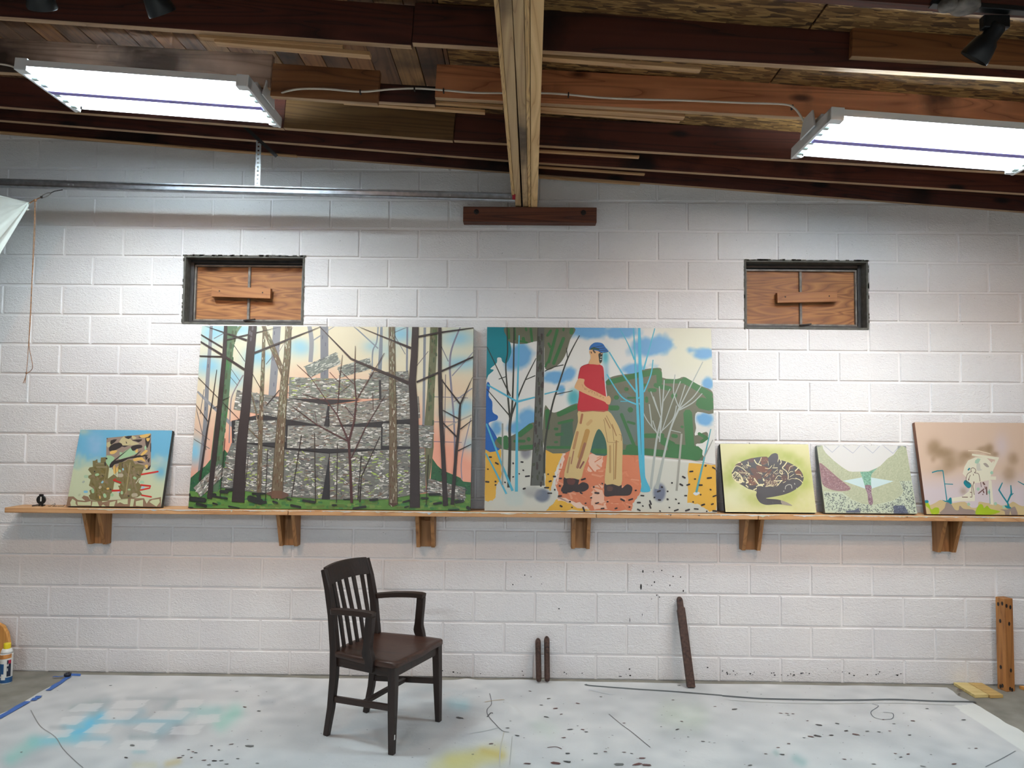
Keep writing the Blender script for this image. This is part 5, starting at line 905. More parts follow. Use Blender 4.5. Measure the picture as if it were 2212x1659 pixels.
# ================================================================== the armchair
ch = tag(empty('armchair', (-.741, -.914, .0075), (0, 0, math.radians(-23))), 'dark brown slat-back wooden armchair standing on the drop cloth', 'chair')
# local x = forward, local y = towards the wall side
def outline(n=12):
    fr, bk = .243, -.188; pts = []
    def corner(cx, cy, r, a0, a1):
        for k in range(n//2+1): a = math.radians(a0+(a1-a0)*k/(n//2)); pts.append((cx+r*math.cos(a), cy+r*math.sin(a)))
    corner(fr-.03, -.225, .03, -80, -5)
    for t in (-.1, 0, .1): pts.append((fr+.012-.9*t*t, t))
    corner(fr-.03, .225, .03, 5, 80); pts.append((.05, .252)); corner(bk+.06, .165, .06, 95, 175); pts.append((bk-.012, 0)); corner(bk+.06, -.165, .06, 185, 265); pts.append((.05, -.252))
    return pts
ol = outline(); n = len(ol); b = MB(); vs = []
rings = [(.97, .424), (1.0, .430), (1.0, .450), (.985, .455), (.88, .455), (.70, .447), (.35, .444)]
for s, z in rings: vs += [(x*s+.02*(1-s), y*s, z) for x, y in ol]
vs.append((.0, 0, .4435)); fs = [tuple(range(n))[::-1]]
for i in range(len(rings)-1):
    for k in range(n): fs.append((i*n+k, i*n+(k+1) % n, (i+1)*n+(k+1) % n, (i+1)*n+k))
for k in range(n): fs.append(((len(rings)-1)*n+k, (len(rings)-1)*n+(k+1) % n, len(vs)-1))
b.add(vs, fs).build('seat', 'seat', ch, smooth=True)
for sg in (-1, 1):
    MB().sweep([(.219, sg*.240, 0), (.214, sg*.233, .22), (.210, sg*.226, .430)], [.028, .036, .042], [.030, .040, .044], (0, 1, 0)).build('front_leg', 'chair', ch, .003)
    MB().sweep([(-.226, sg*.183, 0), (-.196, sg*.189, .15), (-.178, sg*.193, .32), (-.175, sg*.196, .46), (-.196, sg*.197, .64), (-.226, sg*.198, .78), (-.256, sg*.199, .876)], [.030, .032, .034, .036, .034, .031, .028], [.030, .036, .042, .046, .042, .036, .028], (0, 1, 0)).build('rear_leg_and_stile', 'chair', ch, .004)
    MB().sweep(smooth_pts([(-.19, sg*.214, .662), (-.10, sg*.232, .674), (.0, sg*.248, .681), (.075, sg*.255, .683), (.105, sg*.256, .679)], 4), [.030]+[.044]*15+[.048], .030, (0, 1, 0)).build('arm_rest', 'chair_x', ch, .006)
    MB().sweep(smooth_pts([(.086, sg*.256, .674), (.082, sg*.257, .62), (.076, sg*.257, .55), (.074, sg*.257, .49), (.088, sg*.256, .45), (.086, sg*.255, .395)], 4), .030, [.046]*10+[.048, .054, .06, .06, .058, .054, .052, .05, .05, .05, .05], (0, 1, 0)).build('arm_post', 'chair', ch, .004)
    MB().sweep([(-.172, sg*.190, .20), (.205, sg*.232, .224)], .020, .032, (0, 1, 0)).build('side_stretcher', 'chair_x', ch, .003)
    MB().sweep([(-.165, sg*.186, .40), (.205, sg*.222, .40)], .022, .052, (0, 1, 0)).build('side_apron', 'chair_x', ch, .002)
MB().sweep([(.02, -.212, .214), (.02, .212, .214)], .028, .020, (1, 0, 0)).build('cross_stretcher', 'chair', ch, .003)
MB().box(.196, .220, -.215, .215, .375, .428).build('front_apron', 'chair', ch, .002)
MB().box(-.182, -.160, -.18, .18, .385, .428).build('rear_apron', 'chair', ch, .002)
# curved crest rail
b = MB(); N = 12; vs = []
for k in range(N+1):
    t = -1+2*k/N; y = t*.190; bow = .028*(1-t*t); zt = .884+.008*(1-t*t); x1, x0 = -.258-bow, -.228-bow
    vs += [(x1+.012, y, zt), (x1-.012, y, zt-.002), (x0-.014, y, .792+.006*(1-t*t)), (x0+.012, y, .790+.006*(1-t*t))]
fs = []
for k in range(N):
    for j in range(4): fs.append((k*4+j, k*4+(j+1) % 4, k*4+4+(j+1) % 4, k*4+4+j))
fs += [(0, 1, 2, 3), (N*4+3, N*4+2, N*4+1, N*4)]
b.add(vs, fs).build('crest_rail', 'chair', ch, .004)
for k in range(5):
    t = (-.72, -.36, 0, .36, .72)[k]; bow = .028*(1-t*t)
    MB().sweep([(-.165, t*.172, .44), (-.186-bow*.5, t*.178, .60), (-.229-bow, t*.186, .80)], [.022, .026, .028], .012, (0, 1, 0)).build('back_slat', 'chair', ch, .002)
q = MB().sweep([(.2352, -.243, .075), (.2345, -.242, .098)], .007, .002, (0, 1, 0)).build('paint_spot', 'can_white', ch)

# ================================================================== iron weights leaning on the wall
def weight(px_b, px_t, yb, r, label, flat=False, num=None):
    bo = floor(*px_b); bo[1] = yb; bo[2] = .0065; t = wall(*px_t, -.028-r*.5); d = t-bo; L = np.linalg.norm(d); d /= L
    e = tag(empty('sash_weight', tuple(bo)), label, 'iron weight', 'iron sash weights against the wall')
    z = Vector(d); xx = Vector((1, 0, 0)); xx = (xx-z*xx.dot(z)).normalized(); yy = z.cross(xx); Rm = Matrix((xx, yy, z)).transposed(); e.rotation_euler = Rm.to_euler()
    def rr(z): return r
    if not flat:
        prof = [(r*.55, .008), (r*.8, .013), (r, .03), (r, L-.035)]+[(r*math.cos(a), L-.035+.03*math.sin(a)) for a in np.linspace(.2, 1.45, 6)]
        bar = MB().lathe(prof, 18).build('bar', 'iron', e, smooth=True)
        MB().box(-r*.8, r*.8, -r*1.005, -r*.9, L*.74, L*.752).build('groove', 'iron_dark', bar)
        hz = L-.018
    else:
        P2 = [(-r, .006), (r, .002), (r, L*.87), (r*.72, L*.88)]+[(r*.72*math.cos(a), L-.03+.028*math.sin(a)) for a in np.linspace(0, math.pi, 9)]+[(-r*.78, L*.86), (-r, L*.84)]
        bar = MB().prism([(x, -.018, z) for x, z in P2], 0, (0, .036, 0)).build('bar', 'iron', e, .006); hz = L-.025
    h = MB().lathe([(.0062, -.003), (.0062, .003)], 12).build('eye_hole', 'iron_dark', bar); h.rotation_euler = (math.pi/2, 0, 0); h.location = (0, -r*.62 if not flat else -.018, hz)
    if num:
        cu = bpy.data.curves.new('number', 'FONT'); cu.body = num; cu.size = .024; cu.extrude = .0006; cu.align_x = 'CENTER'; cu.align_y = 'CENTER'
        o = bpy.data.objects.new('tmp', cu); COL.objects.link(o); dg = bpy.context.evaluated_depsgraph_get(); me = bpy.data.meshes.new_from_object(o.evaluated_get(dg)); bpy.data.objects.remove(o)
        me.name = 'number'; me.materials.clear(); me.materials.append(M['iron_dark']); no = bpy.data.objects.new('number', me); COL.objects.link(no); no.parent = bar; no.location = (0, -r*1.01, L*.66); no.rotation_euler = (math.pi/2, math.pi/2, 0)
weight((1164, 1478), (1162, 1376), -.105, .0185, 'left of the two short rusty iron sash weights standing together', num='10')
weight((1182, 1477), (1181, 1372), -.100, .0185, 'right and slightly taller of the two short rusty iron sash weights', num='13')
weight((1494, 1490), (1467, 1288), -.158, .026, 'long rusty iron sash weight leaning on the wall by itself', True)

# ================================================================== wood by the right edge
e = tag(empty('wood_post', (3.152, -.085, 0), (0, 0, math.radians(15))), 'short brown wooden post with dark bolt holes standing upright', 'post')
tb = MB().box(-.034, .034, -.034, .034, 0, .588).build('timber', 'post', e, .003)
for zz, dx in ((.555, -.018), (.545, .012), (.44, .0), (.145, .004), (.03, -.006), (.022, .010)):
    for ax in (0, 1):
        h = MB().lathe([(.0075, 0), (.0075, .002)], 12).build('bolt_hole', 'iron_dark', tb); h.scale = (1, 1.7, 1)
        if ax: h.rotation_euler = (math.pi/2, 0, 0); h.location = (dx, -.034, zz-.012)
        else: h.rotation_euler = (math.pi/2, 0, -math.pi/2); h.location = (-.034, dx, zz)
for lab, xs, mt, dz in (('pale yellow wood offcut lying flat beside the post, left one', (2.853, 2.945), 'offcut', 0), ('tan wood offcut lying flat between the pale offcut and the post', (2.949, 3.037), 'offcut2', 0)):
    o = MB().prism([(xs[0], -.252, .001), (xs[1], -.240, .001), (xs[1]+.002, -.014, .001), (xs[0]+.002, -.012, .001)], 0, (0, 0, .019)).build('wood_offcut', mt, None, .0015); tag(o, lab, 'offcut', 'wood offcuts on the floor')
o = MB().prism([(3.28, -.16, .001), (3.62, -.20, .001), (3.62, -.09, .001), (3.25, -.06, .001)], 0, (0, 0, .019)).build('wood_offcut', 'blond', None, .0015); tag(o, 'wood offcut on the floor at the far right frame edge', 'offcut', 'wood offcuts on the floor')

# ================================================================== left edge: spray can and arched wooden panel
e = tag(empty('spray_can', (-3.268, -.225, 0)), 'blue and white spray can with yellow cap by the wall', 'spray can')
R0 = .0365
body = MB().lathe([(R0*.96, 0), (R0, .004), (R0, .178), (R0*.97, .186)], 32).build('can_body', 'can_white', e, smooth=True)
MB().lathe([(R0*.97, .186), (R0*.9, .200), (R0*.72, .212), (R0*.5, .216)], 32).build('shoulder', 'can_white', e, smooth=True)
MB().lathe([(R0*.55, .213), (R0*.56, .216), (R0*.56, .244), (R0*.52, .248)], 28).build('cap', 'yellow', e, smooth=True)
def wrap(name, a0, a1, z0, z1, mat, skew=0.0, lift=.0006):
    b = MB(); N = 14; vs = []
    for k in range(N+1):
        a = math.radians(a0+(a1-a0)*k/N); dz = skew*k/N
        for z in (z0+dz, z1+dz): vs.append(((R0+lift)*math.cos(a), (R0+lift)*math.sin(a), z))
    b.add(vs, [(2*k, 2*k+2, 2*k+3, 2*k+1) for k in range(N)]).build(name, mat, body, smooth=True)
wrap('blue_base', -200, 20, .006, .040, 'can_blue'); wrap('blue_panel', -178, -78, .048, .125, 'can_blue'); wrap('orange_band', -175, -10, .150, .176, 'can_orange', .01)
wrap('dark_stripe', -52, -14, .045, .148, 'can_dark'); wrap('red_corner', -40, -14, .125, .148, 'can_red', 0, .0012); wrap('white_patch', -100, -62, .026, .062, 'can_white', 0, .0012); wrap('dark_patch', -165, -118, .024, .048, 'can_dark', 0, .0012)
for k in range(4): wrap('lettering', -72+9*k, -66+9*k, .110-.0, .122+.004*(k % 2), 'can_white', 0, .0016); wrap('lettering', -74+9*k, -69+9*k, .080, .100-.003*(k % 2), 'can_white', 0, .0016)
P2 = [(-3.345, .02), (-3.340, .10), (-3.346, .20), (-3.362, .27), (-3.392, .318), (-3.44, .342), (-3.52, .35), (-3.62, .345), (-3.66, .30), (-3.66, .02)]
e = tag(empty('arched_panel', (-3.5, -.09, 0)), 'honey coloured arched wooden panel at the left frame edge', 'wood panel')
MB().prism([(x+3.5, 0, z) for x, z in P2], 0, (0, .03, 0)).build('panel', 'blond', e, .006); MB().box(-.16, .15, -.006, .036, 0, .02).build('dark_foot', 'iron_dark', e, .002)

# ================================================================== drop cloth
def cloth_h(X, Y):
    h = .0045+.0035*vnoise(X*100+900, Y*100+900, 38, 31)+.002*vnoise(X*100+900, Y*100+900, 14, 32)
    h += .014*np.exp(-((X+.34)/.05)**2-((Y+.05)/.035)**2)+.008*np.exp(-((X-.02)/.12)**2-((Y+.06)/.03)**2)+.010*np.exp(-(((X-.04)+(Y+.8)*.35)/.035)**2)*np.exp(-((Y+.62)/.22)**2)
    return h
xs = np.linspace(-2.935, 2.79, 460); ys = np.r_[np.linspace(-3.3, -1.5, 14)[:-1], np.linspace(-1.5, -.062, 122)]
XX, YY = np.meshgrid(xs, ys); ex = np.clip((np.abs(XX-xs.mean())-2.80)/.06, 0, 1); XX = XX-np.sign(XX)*ex*.02*vnoise(YY*100+500, YY*0, 9, 33); XX = np.where(XX > 2.6, XX+.03*np.clip((-.5-YY), -.3, .2), XX)
YY = np.where(YY > -.1, YY-.02*vnoise(XX*100+700, XX*0, 22, 34)*(YY+.1)/.038, YY)
ZZ = cloth_h(XX, YY); pp = proj(np.stack([XX, YY, ZZ], -1).reshape(-1, 3)).reshape(XX.shape+(2,)); PX, PY = pp[..., 0], pp[..., 1]
nn = vnoise(XX*100+900, YY*100+900, 30, 41)*.6+vnoise(XX*100+900, YY*100+900, 9, 42)*.4
cc = lerp(np.zeros(XX.shape+(3,))+np.array([216, 216, 215.]), (186, 188, 189), np.clip(nn*1.5-.25, 0, 1))
def seg(view, p, q, wd, col, s):
    global cc
    X, Y = (PX-view[0])/view[2], (PY-view[1])/view[2]; d = np.array(q, float)-p; L = d@d+1e-9; t = np.clip(((X-p[0])*d[0]+(Y-p[1])*d[1])/L, 0, 1)
    cc = lerp(cc, col, np.exp(-((X-p[0]-t*d[0])**2+(Y-p[1]-t*d[1])**2)/wd**2)*s*(.7+.6*nn))
V2, V3, V4 = (0, 1280, .28933), (960, 1230, .27125), (1560, 1230, .29476)
for a in (((560, 1060), (740, 930), 55, (104, 190, 222), .9), ((560, 1085), (250, 1118), 40, (134, 196, 208), .75), ((250, 1118), (80, 1240), 55, (146, 200, 190), .6), ((470, 1002), (620, 1000), 20, (140, 190, 205), .7), ((720, 960), (1330, 960), 26, (146, 190, 205), .6), ((1330, 960), (1430, 880), 45, (150, 186, 190), .55), ((1500, 890), (1620, 885), 45, (140, 192, 188), .6), ((1760, 890), (1650, 980), 60, (140, 204, 186), .6), ((620, 1090), (800, 1098), 32, (140, 185, 200), .55),
        ((1210, 1085), (1290, 1070), 40, (150, 148, 152), .6), ((540, 862), (740, 815), 26, (160, 172, 172), .6), ((700, 905), (800, 812), 34, (160, 172, 176), .55), ((950, 960), (1060, 890), 34, (150, 176, 186), .55), ((1180, 1045), (1310, 965), 50, (150, 182, 192), .6), ((1330, 1020), (1350, 1030), 40, (140, 134, 142), .6), ((980, 1080), (1180, 1080), 26, (150, 162, 164), .6), ((1000, 1190), (1080, 1190), 16, (150, 190, 195), .5), ((950, 790), (1300, 795), 14, (165, 172, 174), .5), ((1240, 860), (1310, 800), 26, (160, 174, 176), .5), ((1960, 820), (2040, 820), 24, (160, 166, 172), .5), ((380, 1005), (480, 1005), 18, (160, 165, 168), .5)): seg(V2, *a)
base_c = np.array([218, 218, 217.])
for q in ([(590, 830), (780, 825), (720, 885), (510, 890)], [(730, 950), (810, 880), (1040, 885), (960, 950)], [(1110, 945), (1170, 885), (1420, 885), (1350, 950)], [(1480, 915), (1640, 905), (1640, 965), (1460, 985)], [(700, 985), (855, 975), (800, 1050), (620, 1050)], [(1060, 970), (1230, 975), (1160, 1050), (1000, 1020)], [(1290, 1000), (1520, 990), (1480, 1060), (1270, 1060)], [(470, 925), (650, 920), (570, 990), (440, 980)], [(380, 1030), (560, 1020), (500, 1080), (360, 1090)], [(870, 810), (1110, 800), (1060, 860), (820, 870)], [(1330, 800), (1530, 800), (1480, 860), (1310, 860)], [(600, 1110), (800, 1105), (740, 1170), (560, 1150)], [(930, 1105), (1180, 1100), (1120, 1180), (880, 1170)]):
    m = inside(np.stack([(PX-V2[0])/V2[2], (PY-V2[1])/V2[2]], -1).reshape(-1, 2), q).reshape(PX.shape); cc[m] = cc[m]*.4+base_c*.6
for v, a in ((V3, ((60, 1530), (420, 1470), 75, (206, 194, 112), .75)), (V3, ((-60, 1570), (200, 1560), 70, (208, 202, 140), .6)), (V3, ((300, 1440), (460, 1480), 30, (200, 176, 90), .5)), (V3, ((60, 1075), (150, 1085), 50, (150, 192, 200), .6)), (V3, ((1800, 1150), (2000, 1180), 110, (180, 196, 170), .35)), (V3, ((760, 1250), (840, 1280), 70, (188, 206, 188), .35)), (V4, ((540, 1385), (590, 1415), 34, (130, 172, 170), .55)), (V4, ((390, 1340), (400, 1350), 20, (140, 172, 166), .5)), (V2, ((1250, 1280), (1330, 1260), 26, (196, 170, 100), .5)), (V3, ((0, 1150), (160, 1300), 120, (168, 172, 176), .5)), (V2, ((1010, 1290), (1150, 1290), 30, (204, 196, 150), .4))): seg(v, *a)
m = inside(np.stack([(PX-V4[0])/V4[2], (PY-V4[1])/V4[2]], -1).reshape(-1, 2), [(1690, 1000), (1890, 980), (2300, 1250), (2300, 1390), (1900, 1130)]).reshape(PX.shape); cc[m] = cc[m]*.3+np.array([236, 238, 232])*.7
nx, ny = XX.shape[1], XX.shape[0]; idx = np.arange(nx*ny).reshape(ny, nx); gf = np.stack([idx[:-1, :-1], idx[:-1, 1:], idx[1:, 1:], idx[1:, :-1]], -1).reshape(-1, 4)
me = bpy.data.meshes.new('drop_cloth'); me.from_pydata(np.stack([XX, YY, ZZ], -1).reshape(-1, 3).tolist(), [], gf.tolist())
at = me.color_attributes.new('paint', 'FLOAT_COLOR', 'POINT'); at.data.foreach_set('color', np.c_[lin(np.clip(cc, 0, 255).reshape(-1, 3)), np.ones(nx*ny)].astype(np.float32).ravel())
t = NT('cloth'); t.b.inputs['Roughness'].default_value = .72; a = t.n('ShaderNodeAttribute', attribute_name='paint'); t.l(a.outputs['Color'], t.b.inputs['Base Color'])
tc = t.n('ShaderNodeTexCoord'); nz = t.n('ShaderNodeTexNoise', Scale=30.0, Detail=6.0); t.l(tc.outputs['Object'], nz.inputs['Vector']); t.l(t.bump(nz.outputs[0], .25, .008), t.b.inputs['Normal'])
me.materials.append(t.m); me.polygons.foreach_set('use_smooth', [True]*len(me.polygons))
cloth = bpy.data.objects.new('drop_cloth', me); COL.objects.link(cloth); tag(cloth, 'large pale grey paint-stained drop cloth spread over the floor', 'drop cloth')
# dried paint flecks, threads and streaks; the slate strands colour in a fold's shadow
fl = MB(); fc = []
def lay(pts, col, lift=.0012):
    P3 = np.array(pts, float); z = cloth_h(P3[:, 0], P3[:, 1])+lift+.000003*len(fc)
    if abs(.5*np.sum(P3[:, 0]*np.roll(P3[:, 1], -1)-P3[:, 1]*np.roll(P3[:, 0], -1))) < 1e-9: return
    fl.add(np.c_[P3[:, :2], z], [tuple(range(len(P3)))]); fc.append(col)
def strand(view, pts, wd, col):
    F = np.array([floor(view[0]+x*view[2], view[1]+y*view[2], .006)[:2] for x, y in pts]); F = np.array(smooth_pts(np.c_[F, np.zeros(len(F))], 6))[:, :2]
    T = np.gradient(F, axis=0); T /= np.linalg.norm(T, axis=1)[:, None]; N = np.c_[-T[:, 1], T[:, 0]]*wd/2
    for i in range(len(F)-1): lay([F[i]+N[i], F[i+1]+N[i+1], F[i+1]-N[i+1], F[i]-N[i]], col)
for v, pts, wd, col in ((V2, [(230, 880), (300, 1000), (410, 1080), (470, 1170), (560, 1260), (620, 1310)], .004, (150, 150, 150)), (V3, [(1120, 918), (1180, 930), (1500, 955), (1950, 985), (2212, 1005)], .022, (84, 92, 94)), (V4, [(0, 928), (300, 950), (640, 958), (1000, 962), (1250, 958), (1550, 968), (1860, 972)], .026, (84, 92, 96)), (V4, [(40, 955), (300, 975), (700, 985), (1200, 982), (1700, 995)], .014, (218, 220, 218)), (V3, [(1150, 960), (1330, 1000)], .02, (216, 220, 222)),
        (V3, [(360, 990), (375, 1070), (340, 1120), (350, 1170), (400, 1230), (460, 1290), (515, 1302)], .005, (110, 110, 112)), (V3, [(340, 1180), (370, 1145), (385, 1150)], .007, (90, 90, 92)), (V3, [(475, 1300), (445, 1440), (440, 1580)], .006, (218, 214, 200)), (V3, [(540, 1335), (520, 1560)], .004, (210, 210, 204)), (V3, [(205, 1312), (330, 1290), (430, 1265)], .008, (214, 220, 220)), (V3, [(1310, 1155), (1400, 1230), (1500, 1305), (1640, 1420)], .004, (96, 92, 92)), (V3, [(320, 1058), (400, 1045), (480, 1048)], .006, (214, 190, 150)), (V4, [(1100, 990), (1145, 1005), (1090, 1050), (1130, 1095), (1240, 1100), (1250, 1060), (1180, 1050)], .004, (90, 100, 110)), (V4, [(2150, 1335), (2050, 1390), (1930, 1450)], .004, (120, 126, 130)), (V3, [(820, 1425), (890, 1418), (935, 1435)], .006, (120, 92, 88))): strand(v, pts, wd, col)
FD = [(66, 62, 62), (92, 90, 90), (104, 74, 70), (120, 122, 120), (80, 84, 84), (110, 66, 62)]
def fleck(view, x, y, s, col=None, el=2.2):
    p = floor(view[0]+x*view[2], view[1]+y*view[2], .006)[:2]; a = rng.uniform(-.5, .5); n = 6; ph = rng.uniform(.7, 1.2, n)
    pts = [(p[0]+s*el*ph[k]*math.cos(2*math.pi*k/n)*math.cos(a)-s*ph[k]*math.sin(2*math.pi*k/n)*math.sin(a), p[1]+s*el*ph[k]*math.cos(2*math.pi*k/n)*math.sin(a)+s*ph[k]*math.sin(2*math.pi*k/n)*math.cos(a)) for k in range(n)]
    lay(pts, col or FD[rng.integers(len(FD))], .0014)
for v, pts in ((V2, [(825, 697, 5), (635, 717, 2), (1165, 714, 3), (1360, 682, 2), (430, 735, 2), (1768, 742, 5), (1990, 743, 3), (1930, 773, 3), (1868, 705, 2), (1827, 858, 6), (1932, 888, 6), (1155, 900, 3), (1060, 836, 2), (850, 942, 3), (465, 886, 2), (990, 1146, 7), (940, 1238, 5), (1860, 1150, 12), (1725, 1137, 5), (1580, 1148, 4), (1635, 1180, 3), (1405, 1177, 4), (1440, 1193, 4), (1465, 1200, 4), (1365, 1222, 4), (1430, 1237, 4), (1525, 1257, 5), (1600, 1262, 6), (1650, 1260, 5), (1690, 1285, 5), (1560, 1290, 5), (1920, 1280, 5), (1775, 1245, 4), (160, 1195, 3), (1950, 1042, 3), (1720, 660, 3), (1340, 1238, 5)]),
               (V3, [(770, 1083, 5), (885, 1110, 7), (810, 1178, 7), (830, 1030, 6), (1060, 1070, 6), (930, 1155, 4), (1245, 1018, 5), (680, 970, 4), (525, 1212, 3), (950, 1345, 5), (1000, 1280, 7), (1060, 1250, 3), (1100, 1280, 5), (1130, 1298, 5), (1430, 1228, 4), (1855, 1280, 6), (580, 1330, 7), (370, 1395, 6), (225, 1480, 3), (1205, 1470, 6), (1280, 1455, 5), (1430, 1460, 4), (1490, 1470, 4), (980, 1470, 6), (660, 1550, 7), (890, 1548, 12), (980, 1538, 9), (1395, 1560, 12), (1535, 1560, 12), (1610, 1565, 11), (1575, 1508, 9), (2060, 1375, 5), (2110, 1380, 3), (2150, 1385, 3), (1890, 1215, 4), (1820, 1045, 4), (1870, 928, 5), (2155, 1095, 4), (120, 1187, 11), (250, 950, 3), (1725, 1258, 3), (1940, 1340, 3), (1340, 1325, 3), (500, 1270, 5)]),
               (V4, [(430, 1060, 5), (475, 1062, 6), (520, 1065, 4), (485, 1075, 4), (90, 1028, 8), (710, 1145, 8), (845, 1135, 6), (910, 1188, 6), (700, 1225, 9), (650, 1230, 7), (800, 1220, 7), (980, 1215, 9), (1065, 1190, 5), (600, 1238, 4), (1400, 1115, 6), (1500, 1025, 5), (1770, 1108, 6), (1375, 1217, 5), (1365, 1358, 5), (1310, 1380, 4), (1270, 1355, 4), (1530, 1362, 3), (1810, 1315, 3), (1860, 1315, 5), (1700, 1430, 6), (1470, 1447, 7), (1540, 910, 4), (1740, 885, 7), (1735, 915, 5), (285, 920, 3), (185, 903, 3), (1230, 1188, 5), (1260, 1135, 5), (1180, 1105, 4), (490, 1280, 4), (410, 1308, 4), (320, 1355, 4), (440, 1360, 7), (895, 1395, 5), (1110, 1430, 5), (205, 1440, 5), (1330, 1060, 3), (1150, 1195, 5), (625, 1115, 4)])):
    for x, y, s in pts: fleck(v, x, y, s*.00115)
for i in range(150):
    fleck((0, 0, 1), rng.uniform(420, 2080), rng.uniform(1485, 1656), rng.uniform(.0008, .0028))
o = fl.build('flecks_and_fold_shade', 'paint', cloth, fix=False); color_faces(o, fc); tag(o, kind='stuff')
# blue masking tape along the cloth's left edge, and the roll end
for lab, a, c2, wd in (('strip of blue masking tape holding the cloth corner near the wall', (148, 1464), (104, 1493), .035), ('torn strip of blue masking tape further along the cloth edge', (86, 1505), (70, 1515), .035), ('long strip of blue masking tape at the left frame edge', (60, 1517), (-60, 1585), .04), ('short crosswise scrap of blue masking tape near the wall', (114, 1464), (150, 1462), .016)):
    p, q = floor(*a, .006), floor(*c2, .006); d = (q-p)[:2]; L = np.hypot(*d); d /= L; N = np.array([-d[1], d[0]])*wd/2; b = MB(); k = 6; vs = []
    for i in range(k+1):
        m2 = p[:2]+d*L*i/k; j = rng.uniform(.8, 1.1); z = .0125+.002*math.sin(i*2.1)
        vs += [(*(m2+N*j), z), (*(m2-N*j), z), (*(m2+N*j), z-.0009), (*(m2-N*j), z-.0009)]
    fs = []
    for i in range(k): o4 = i*4; fs += [(o4, o4+4, o4+5, o4+1), (o4+2, o4+3, o4+7, o4+6), (o4, o4+2, o4+6, o4+4), (o4+1, o4+5, o4+7, o4+3)]
    fs += [(0, 1, 3, 2), (k*4, k*4+2, k*4+3, k*4+1)]
    tag(b.add(vs, fs).build('tape_strip', 'tape'), lab, 'tape', 'blue tape strips')
p = floor(142, 1467, .0); e = tag(empty('tape_roll', (p[0], p[1]+.02, .0125)), 'tiny crumpled roll of dark blue tape at the cloth corner', 'tape roll')
r2 = [(.018, 0), (.022, .002), (.022, .018), (.018, .020), (.012, .020), (.011, .002)]; b = MB().lathe(r2, 20); b.f = b.f[:-2]
for k in range(20): b.f.append((5*20+k, 5*20+(k+1) % 20, (k+1) % 20, k))
b.build('roll', 'tape_dark', e, smooth=True); MB().sweep([(.016, .0, .010), (.05, .012, .006), (.075, .018, .003)], .014, .001, (0, .3, 1)).build('loose_end', 'tape', e)

# ================================================================== hanging sheet and cord at the upper left
ap = wall(61, 440, -.40); e = tag(empty('hanging_sheet', tuple(ap)), 'corner of a white cloth sheet tied up at the left frame edge', 'cloth')
N, Q = 26, 60; vs = []
for i in range(N+1):
    r = (i/N)**1.15
    for k in range(Q+1):
        a = k/Q; end = np.array([-1.0, -.12, .235+(a**.9)*(-2.05-.235)]); fold = (.035*math.sin(a*21)+.02*math.sin(a*47+1))*min(r*1.6, 1)*(.35+.65*r)*(1-.3*a)
        pinch = .010*math.sin(a*13)*(1-r); pp2 = end*r; vs.append((pp2[0]+.004*math.sin(a*9)*(1-r), pp2[1]+fold+pinch, pp2[2]+(.5-a)*.018*(1-r)))
W2 = Q+1; fs = [(i*W2+k, i*W2+k+1, (i+1)*W2+k+1, (i+1)*W2+k) for i in range(N) for k in range(Q)]
o = MB().add(vs, fs).build('sheet', 'sheet', e, smooth=True, fix=False); sd = o.modifiers.new('thick', 'SOLIDIFY'); sd.thickness = .002
MB().add([(0, 0, .006), (.012, -.004, .002), (.006, -.002, -.012), (-.01, .004, -.026), (.016, -.006, -.040), (-.004, .0, -.046), (-.016, 0, -.02)], [(0, 1, 2, 3, 4, 5, 6)]).build('frayed_corner', 'sheet', e, fix=False)
kn = wall(76, 433, -.39); hk = wall(90, 426, -.38); e = tag(empty('cord', tuple(kn)), 'thin tan cord hanging in a long loop beside the sheet corner', 'cord')
def rel(p, Y): return wall(*p, Y)-kn
MB().tube(smooth_pts([rel((62, 440), -.40), rel((70, 435), -.393), rel((76, 432), -.388), rel((84, 428), -.384), rel((91, 426), -.38)]), .0035, 6).build('tie', 'cord', e, smooth=True)
MB().lathe([(.004, -.008), (.009, -.004), (.010, .002), (.005, .008)], 10).build('knot', 'cord', e, smooth=True)
MB().tube(smooth_pts([rel((75, 434), -.39), rel((74, 480), -.39), rel((71.5, 540), -.39), rel((68, 620), -.39), rel((64, 700), -.39), rel((60, 770), -.39), rel((57, 806), -.39), rel((54, 818), -.39), rel((50, 828), -.39)]), .0019, 6).build('strand', 'cord', e, smooth=True)
MB().tube(smooth_pts([rel((76, 434), -.387), rel((75.5, 500), -.387), rel((70, 600), -.387), rel((66, 690), -.387), rel((63, 745), -.387), rel((69, 780), -.387), rel((70, 795), -.387), rel((65, 802), -.387), rel((57, 808), -.387), rel((55, 820), -.387), rel((54, 828), -.387)]), .0019, 6).build('strand', 'cord', e, smooth=True)
b = MB().lathe([(.003, -.006), (.006, 0), (.003, .006)], 8); c0 = rel((57, 806), -.389); b.v = [(x+c0[0], y+c0[1], z+c0[2]) for x, y, z in b.v]; b.build('end_knot', 'cord', e, smooth=True)
e = tag(empty('snap_hook', tuple(hk)), 'small dark metal snap hook joining the cord to the track', 'hook')
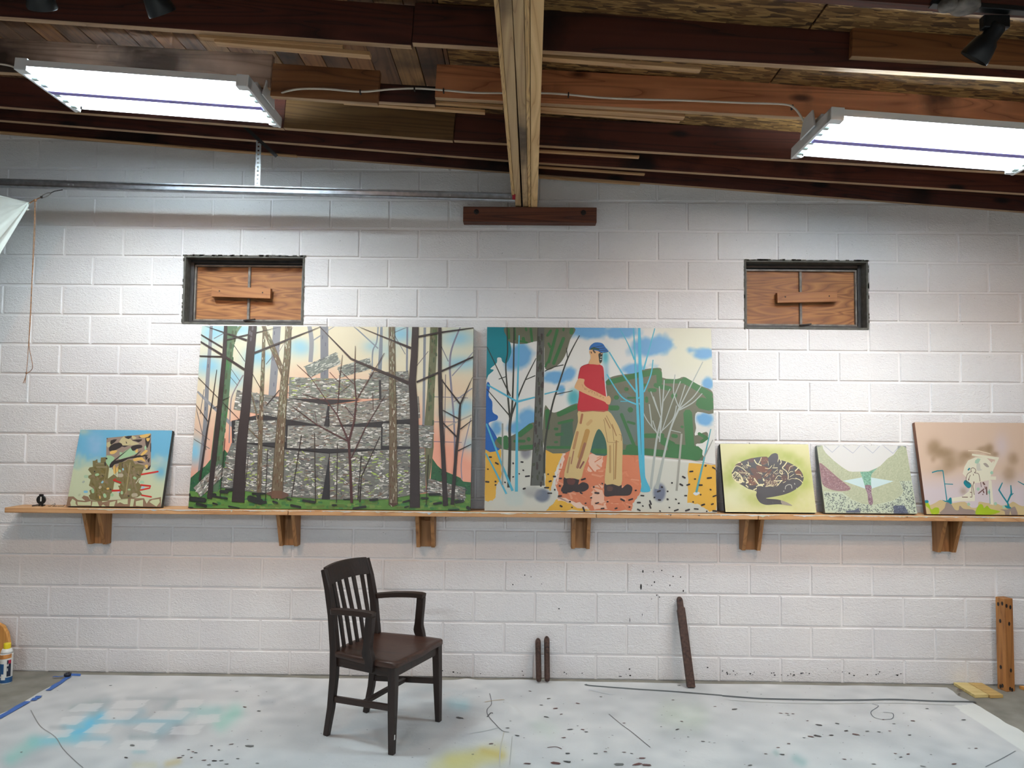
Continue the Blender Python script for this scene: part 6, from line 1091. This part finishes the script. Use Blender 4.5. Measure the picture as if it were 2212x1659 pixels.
A, B3 = np.zeros(3), wall(118, 413, -.35)-hk; dd = B3/np.linalg.norm(B3); pr = np.cross(dd, (0, 1, 0)); pr /= np.linalg.norm(pr); Lh = np.linalg.norm(B3)*.68
loop = [dd*(Lh/2-Lh/2*math.cos(t))+pr*.010*math.sin(t) for t in np.linspace(0, 2*math.pi, 25)]
MB().tube(loop, .0028, 6, cap=False).build('hook_loop', 'steel_frame', e, smooth=True); MB().tube([dd*Lh, dd*Lh*1.2, B3, B3+np.array([.03, .035, .02])], .0032, 6).build('swivel', 'steel_dark', e, smooth=True)
MB().box(-.008, .006, -.005, .005, -.007, .007).build('gate', 'iron_dark', e, .002)

# ================================================================== black paint splatter on the wall
sp = MB()
for x, y, a, c2 in ((1580, 15, 5, 12), (1665, 18, 4, 4), (1730, 8, 5, 5), (1820, 55, 5, 5), (1880, 60, 4, 6), (1672, 100, 6, 6), (1565, 138, 6, 24), (1615, 122, 3, 3), (1650, 126, 4, 4), (1795, 126, 4, 7), (1902, 170, 5, 8), (1690, 205, 5, 5), (1712, 220, 4, 5), (1650, 235, 3, 4), (1476, 402, 2, 18), (1575, 360, 2, 10), (545, 120, 5, 5), (640, 45, 5, 5), (690, 58, 5, 3), (775, 115, 4, 3), (912, 312, 6, 5), (2095, 780, 7, 5), (1400, 850, 14, 3), (955, 818, 6, 4)):
    p = wall(960+x*.27125, 1230+y*.27125); k = .27125/320
    sp.add([(p[0]+a*k*math.cos(t), -.0036, p[2]+c2*k*math.sin(t)) for t in np.linspace(0, 2*math.pi, 8, endpoint=False)], [tuple(range(8))])
for i in range(60):
    x, y = rng.choice([rng.uniform(1560, 1960), rng.uniform(900, 1950)]), 1459+rng.exponential(6)*-1; p = wall(x, y); s = rng.uniform(.0015, .005)
    sp.add([(p[0]+s*math.cos(t)*1.4, -.0036, max(p[2], .004)+s*math.sin(t)) for t in np.linspace(0, 2*math.pi, 6, endpoint=False)], [tuple(range(6))])
tag(sp.build('paint_splatter', 'disc', wall_back, fix=False), kind='stuff')
